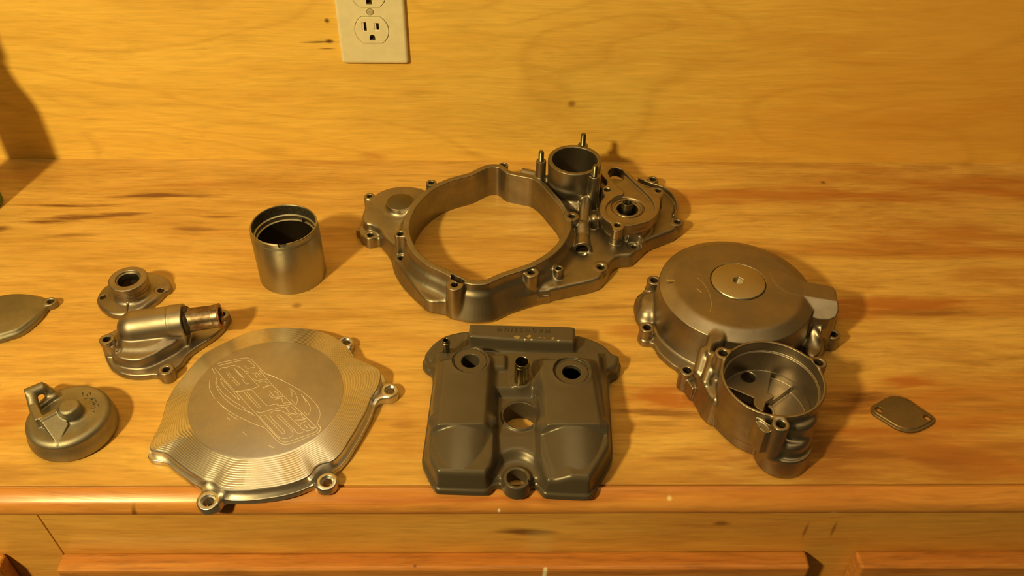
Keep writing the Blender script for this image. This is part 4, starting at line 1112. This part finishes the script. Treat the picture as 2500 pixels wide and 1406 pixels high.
for s in ('600,390 570,430 580,470 620,490', '690,420 700,480 740,490 735,440', '790,380 830,440 850,370', '650,610 740,580', '820,570 870,600 930,580 970,585 1040,680', '860,640 920,610', '920,740 990,720', '940,800 1000,770 1060,760 1110,790 1130,850', '980,850 1010,890', '860,960 900,920 960,940', '880,1010 940,1040 990,1015'):
    let.append(smooth(np.array([A(160 + x / 14.06, 930 + y / 14.06, 21.8) for x, y in PX(s)]), 4, False))
V, Fc = ribbon(let, 21.2, .8, 0); V = np.array(V)
V[:, 2] += np.where(np.arange(len(V)) % 3 == 1, .75, -.5)
put('cast_lettering', V, Fc, M_rough, dc)

# ================================================================== oval cover cut by the left edge of the picture
oc = thing('oval_cover', 'thin domed oval cover with a bolt ear, cut off by the left picture edge', 'engine cover', (-432, -265, 0))
c = Cast(-525, -370, -325, -215, 0, 14, .7)
oo = smooth(PA('0,721,5 25,717,5 51,716,5 81,719,5 104,727,5 113,727,5 124,725,5 136,729,5 140,738,3 134,747,1 126,753,0 118,762,0 107,779,0 86,800,0 56,822,0 22,834,0 -5,841,0 -60,848,0 -115,838,0 -150,812,0 -165,780,0 -150,748,4 -110,728,5 -60,722,5 -30,726,5'), 4)
ocx, ocy = A(-15, 778, 8)
c.add(poly(oo, 0, 5.5, 1.8, .1), 0)
c.add(hfield(oo, 0, lambda X, Y: 10.5 - ((X - ocx) / 62) ** 2 * 8 - ((Y - ocy) / 45) ** 2 * 8, 12, 1.5, .1, .9, off=-2), 3)
boss(c, 123, 735, 6.5, 5.6, 3.0, 0, name='mounting_ear'); drill(c)
c.sub((lambda X, Y, Z: rnd(pdist(oo, X[:, :, 0], Y[:, :, 0])[:, :, None] + 5, np.abs(Z + 2) - 5, .5), (-520, -375, -320, -220, -7, 3)), .3)
c.build(oc, {'body': M_rough}); oc.children[0].name = 'domed_plate'

# ================================================================== small blanking plate on the right
bp_ = thing('blanking_plate', 'thin leaf-shaped metal blanking plate with two holes, alone at the right', 'plate', (330, -370, 0))
po = smooth(PA('2126,997 2130,990 2147,980 2164,970 2182,966 2201,968 2221,976 2242,991 2263,1005 2280,1018 2284,1026 2277,1035 2256,1047 2239,1053 2218,1054 2192,1047 2171,1035 2150,1022 2132,1010', 2.2), 4)
cxp, cyp = po.mean(0)
c = Cast(po[:, 0].min(), po[:, 0].max(), po[:, 1].min(), po[:, 1].max(), 0, 4, .4)
c.add(poly(po, 0, 2.2, .5), 0)
pc_ = poly(po, .5, 2.9, .6, 0, -2.6); cy_ = cyl(cxp, cyp, .5, 2.9, 25, .7, 24)
c.add((lambda X, Y, Z: np.maximum(pc_[0](X, Y, Z), cy_[0](X, Y, Z)), pc_[1]), .6, name='raised_centre')
for px, py in ((2145, 1001), (2263.5, 1021)):
    x, y = A(px, py, 2); c.sub(cyl(x, y, -2, 6, 3.0, .1), .3)
c.build(bp_, {'body': metal('dark_stained_plate', (.27, .20, .11), .5, metallic=.85, grain=.12, bump=.3, gscale=1500., tint=(.19, .14, .07))}); bp_.children[0].name = 'rim'

# ================================================================== green bottle just outside the left edge, its foot peeking in
jr = 26.0; px_, py_ = A(3, 474, 6); jx, jy = px_ - jr * .83, py_ - jr * .55
jar = thing('plastic_bottle', 'green plastic bottle whose foot just shows at the left picture edge', 'bottle', (jx, jy, 0))
put('bottle_body', *lathe([(0, 0), (jr - 3, 0), (jr, 3), (jr, 135), (jr - 2, 148), (jr - 8, 162), (14, 176), (12, 190), (12, 202), (0, 202)], (jx, jy, 0), 64, closed=False), M_green, jar, 35)
put('screw_cap', *lathe([(0, 198), (14.5, 198), (15, 199), (14.5, 224), (13, 226), (0, 226)], (jx, jy, 0), 48, closed=False), plain('dark_cap', (.02, .02, .02), .4), jar, 35)

for o in bpy.data.objects:
    if '_o' in o.keys(): del o['_o']
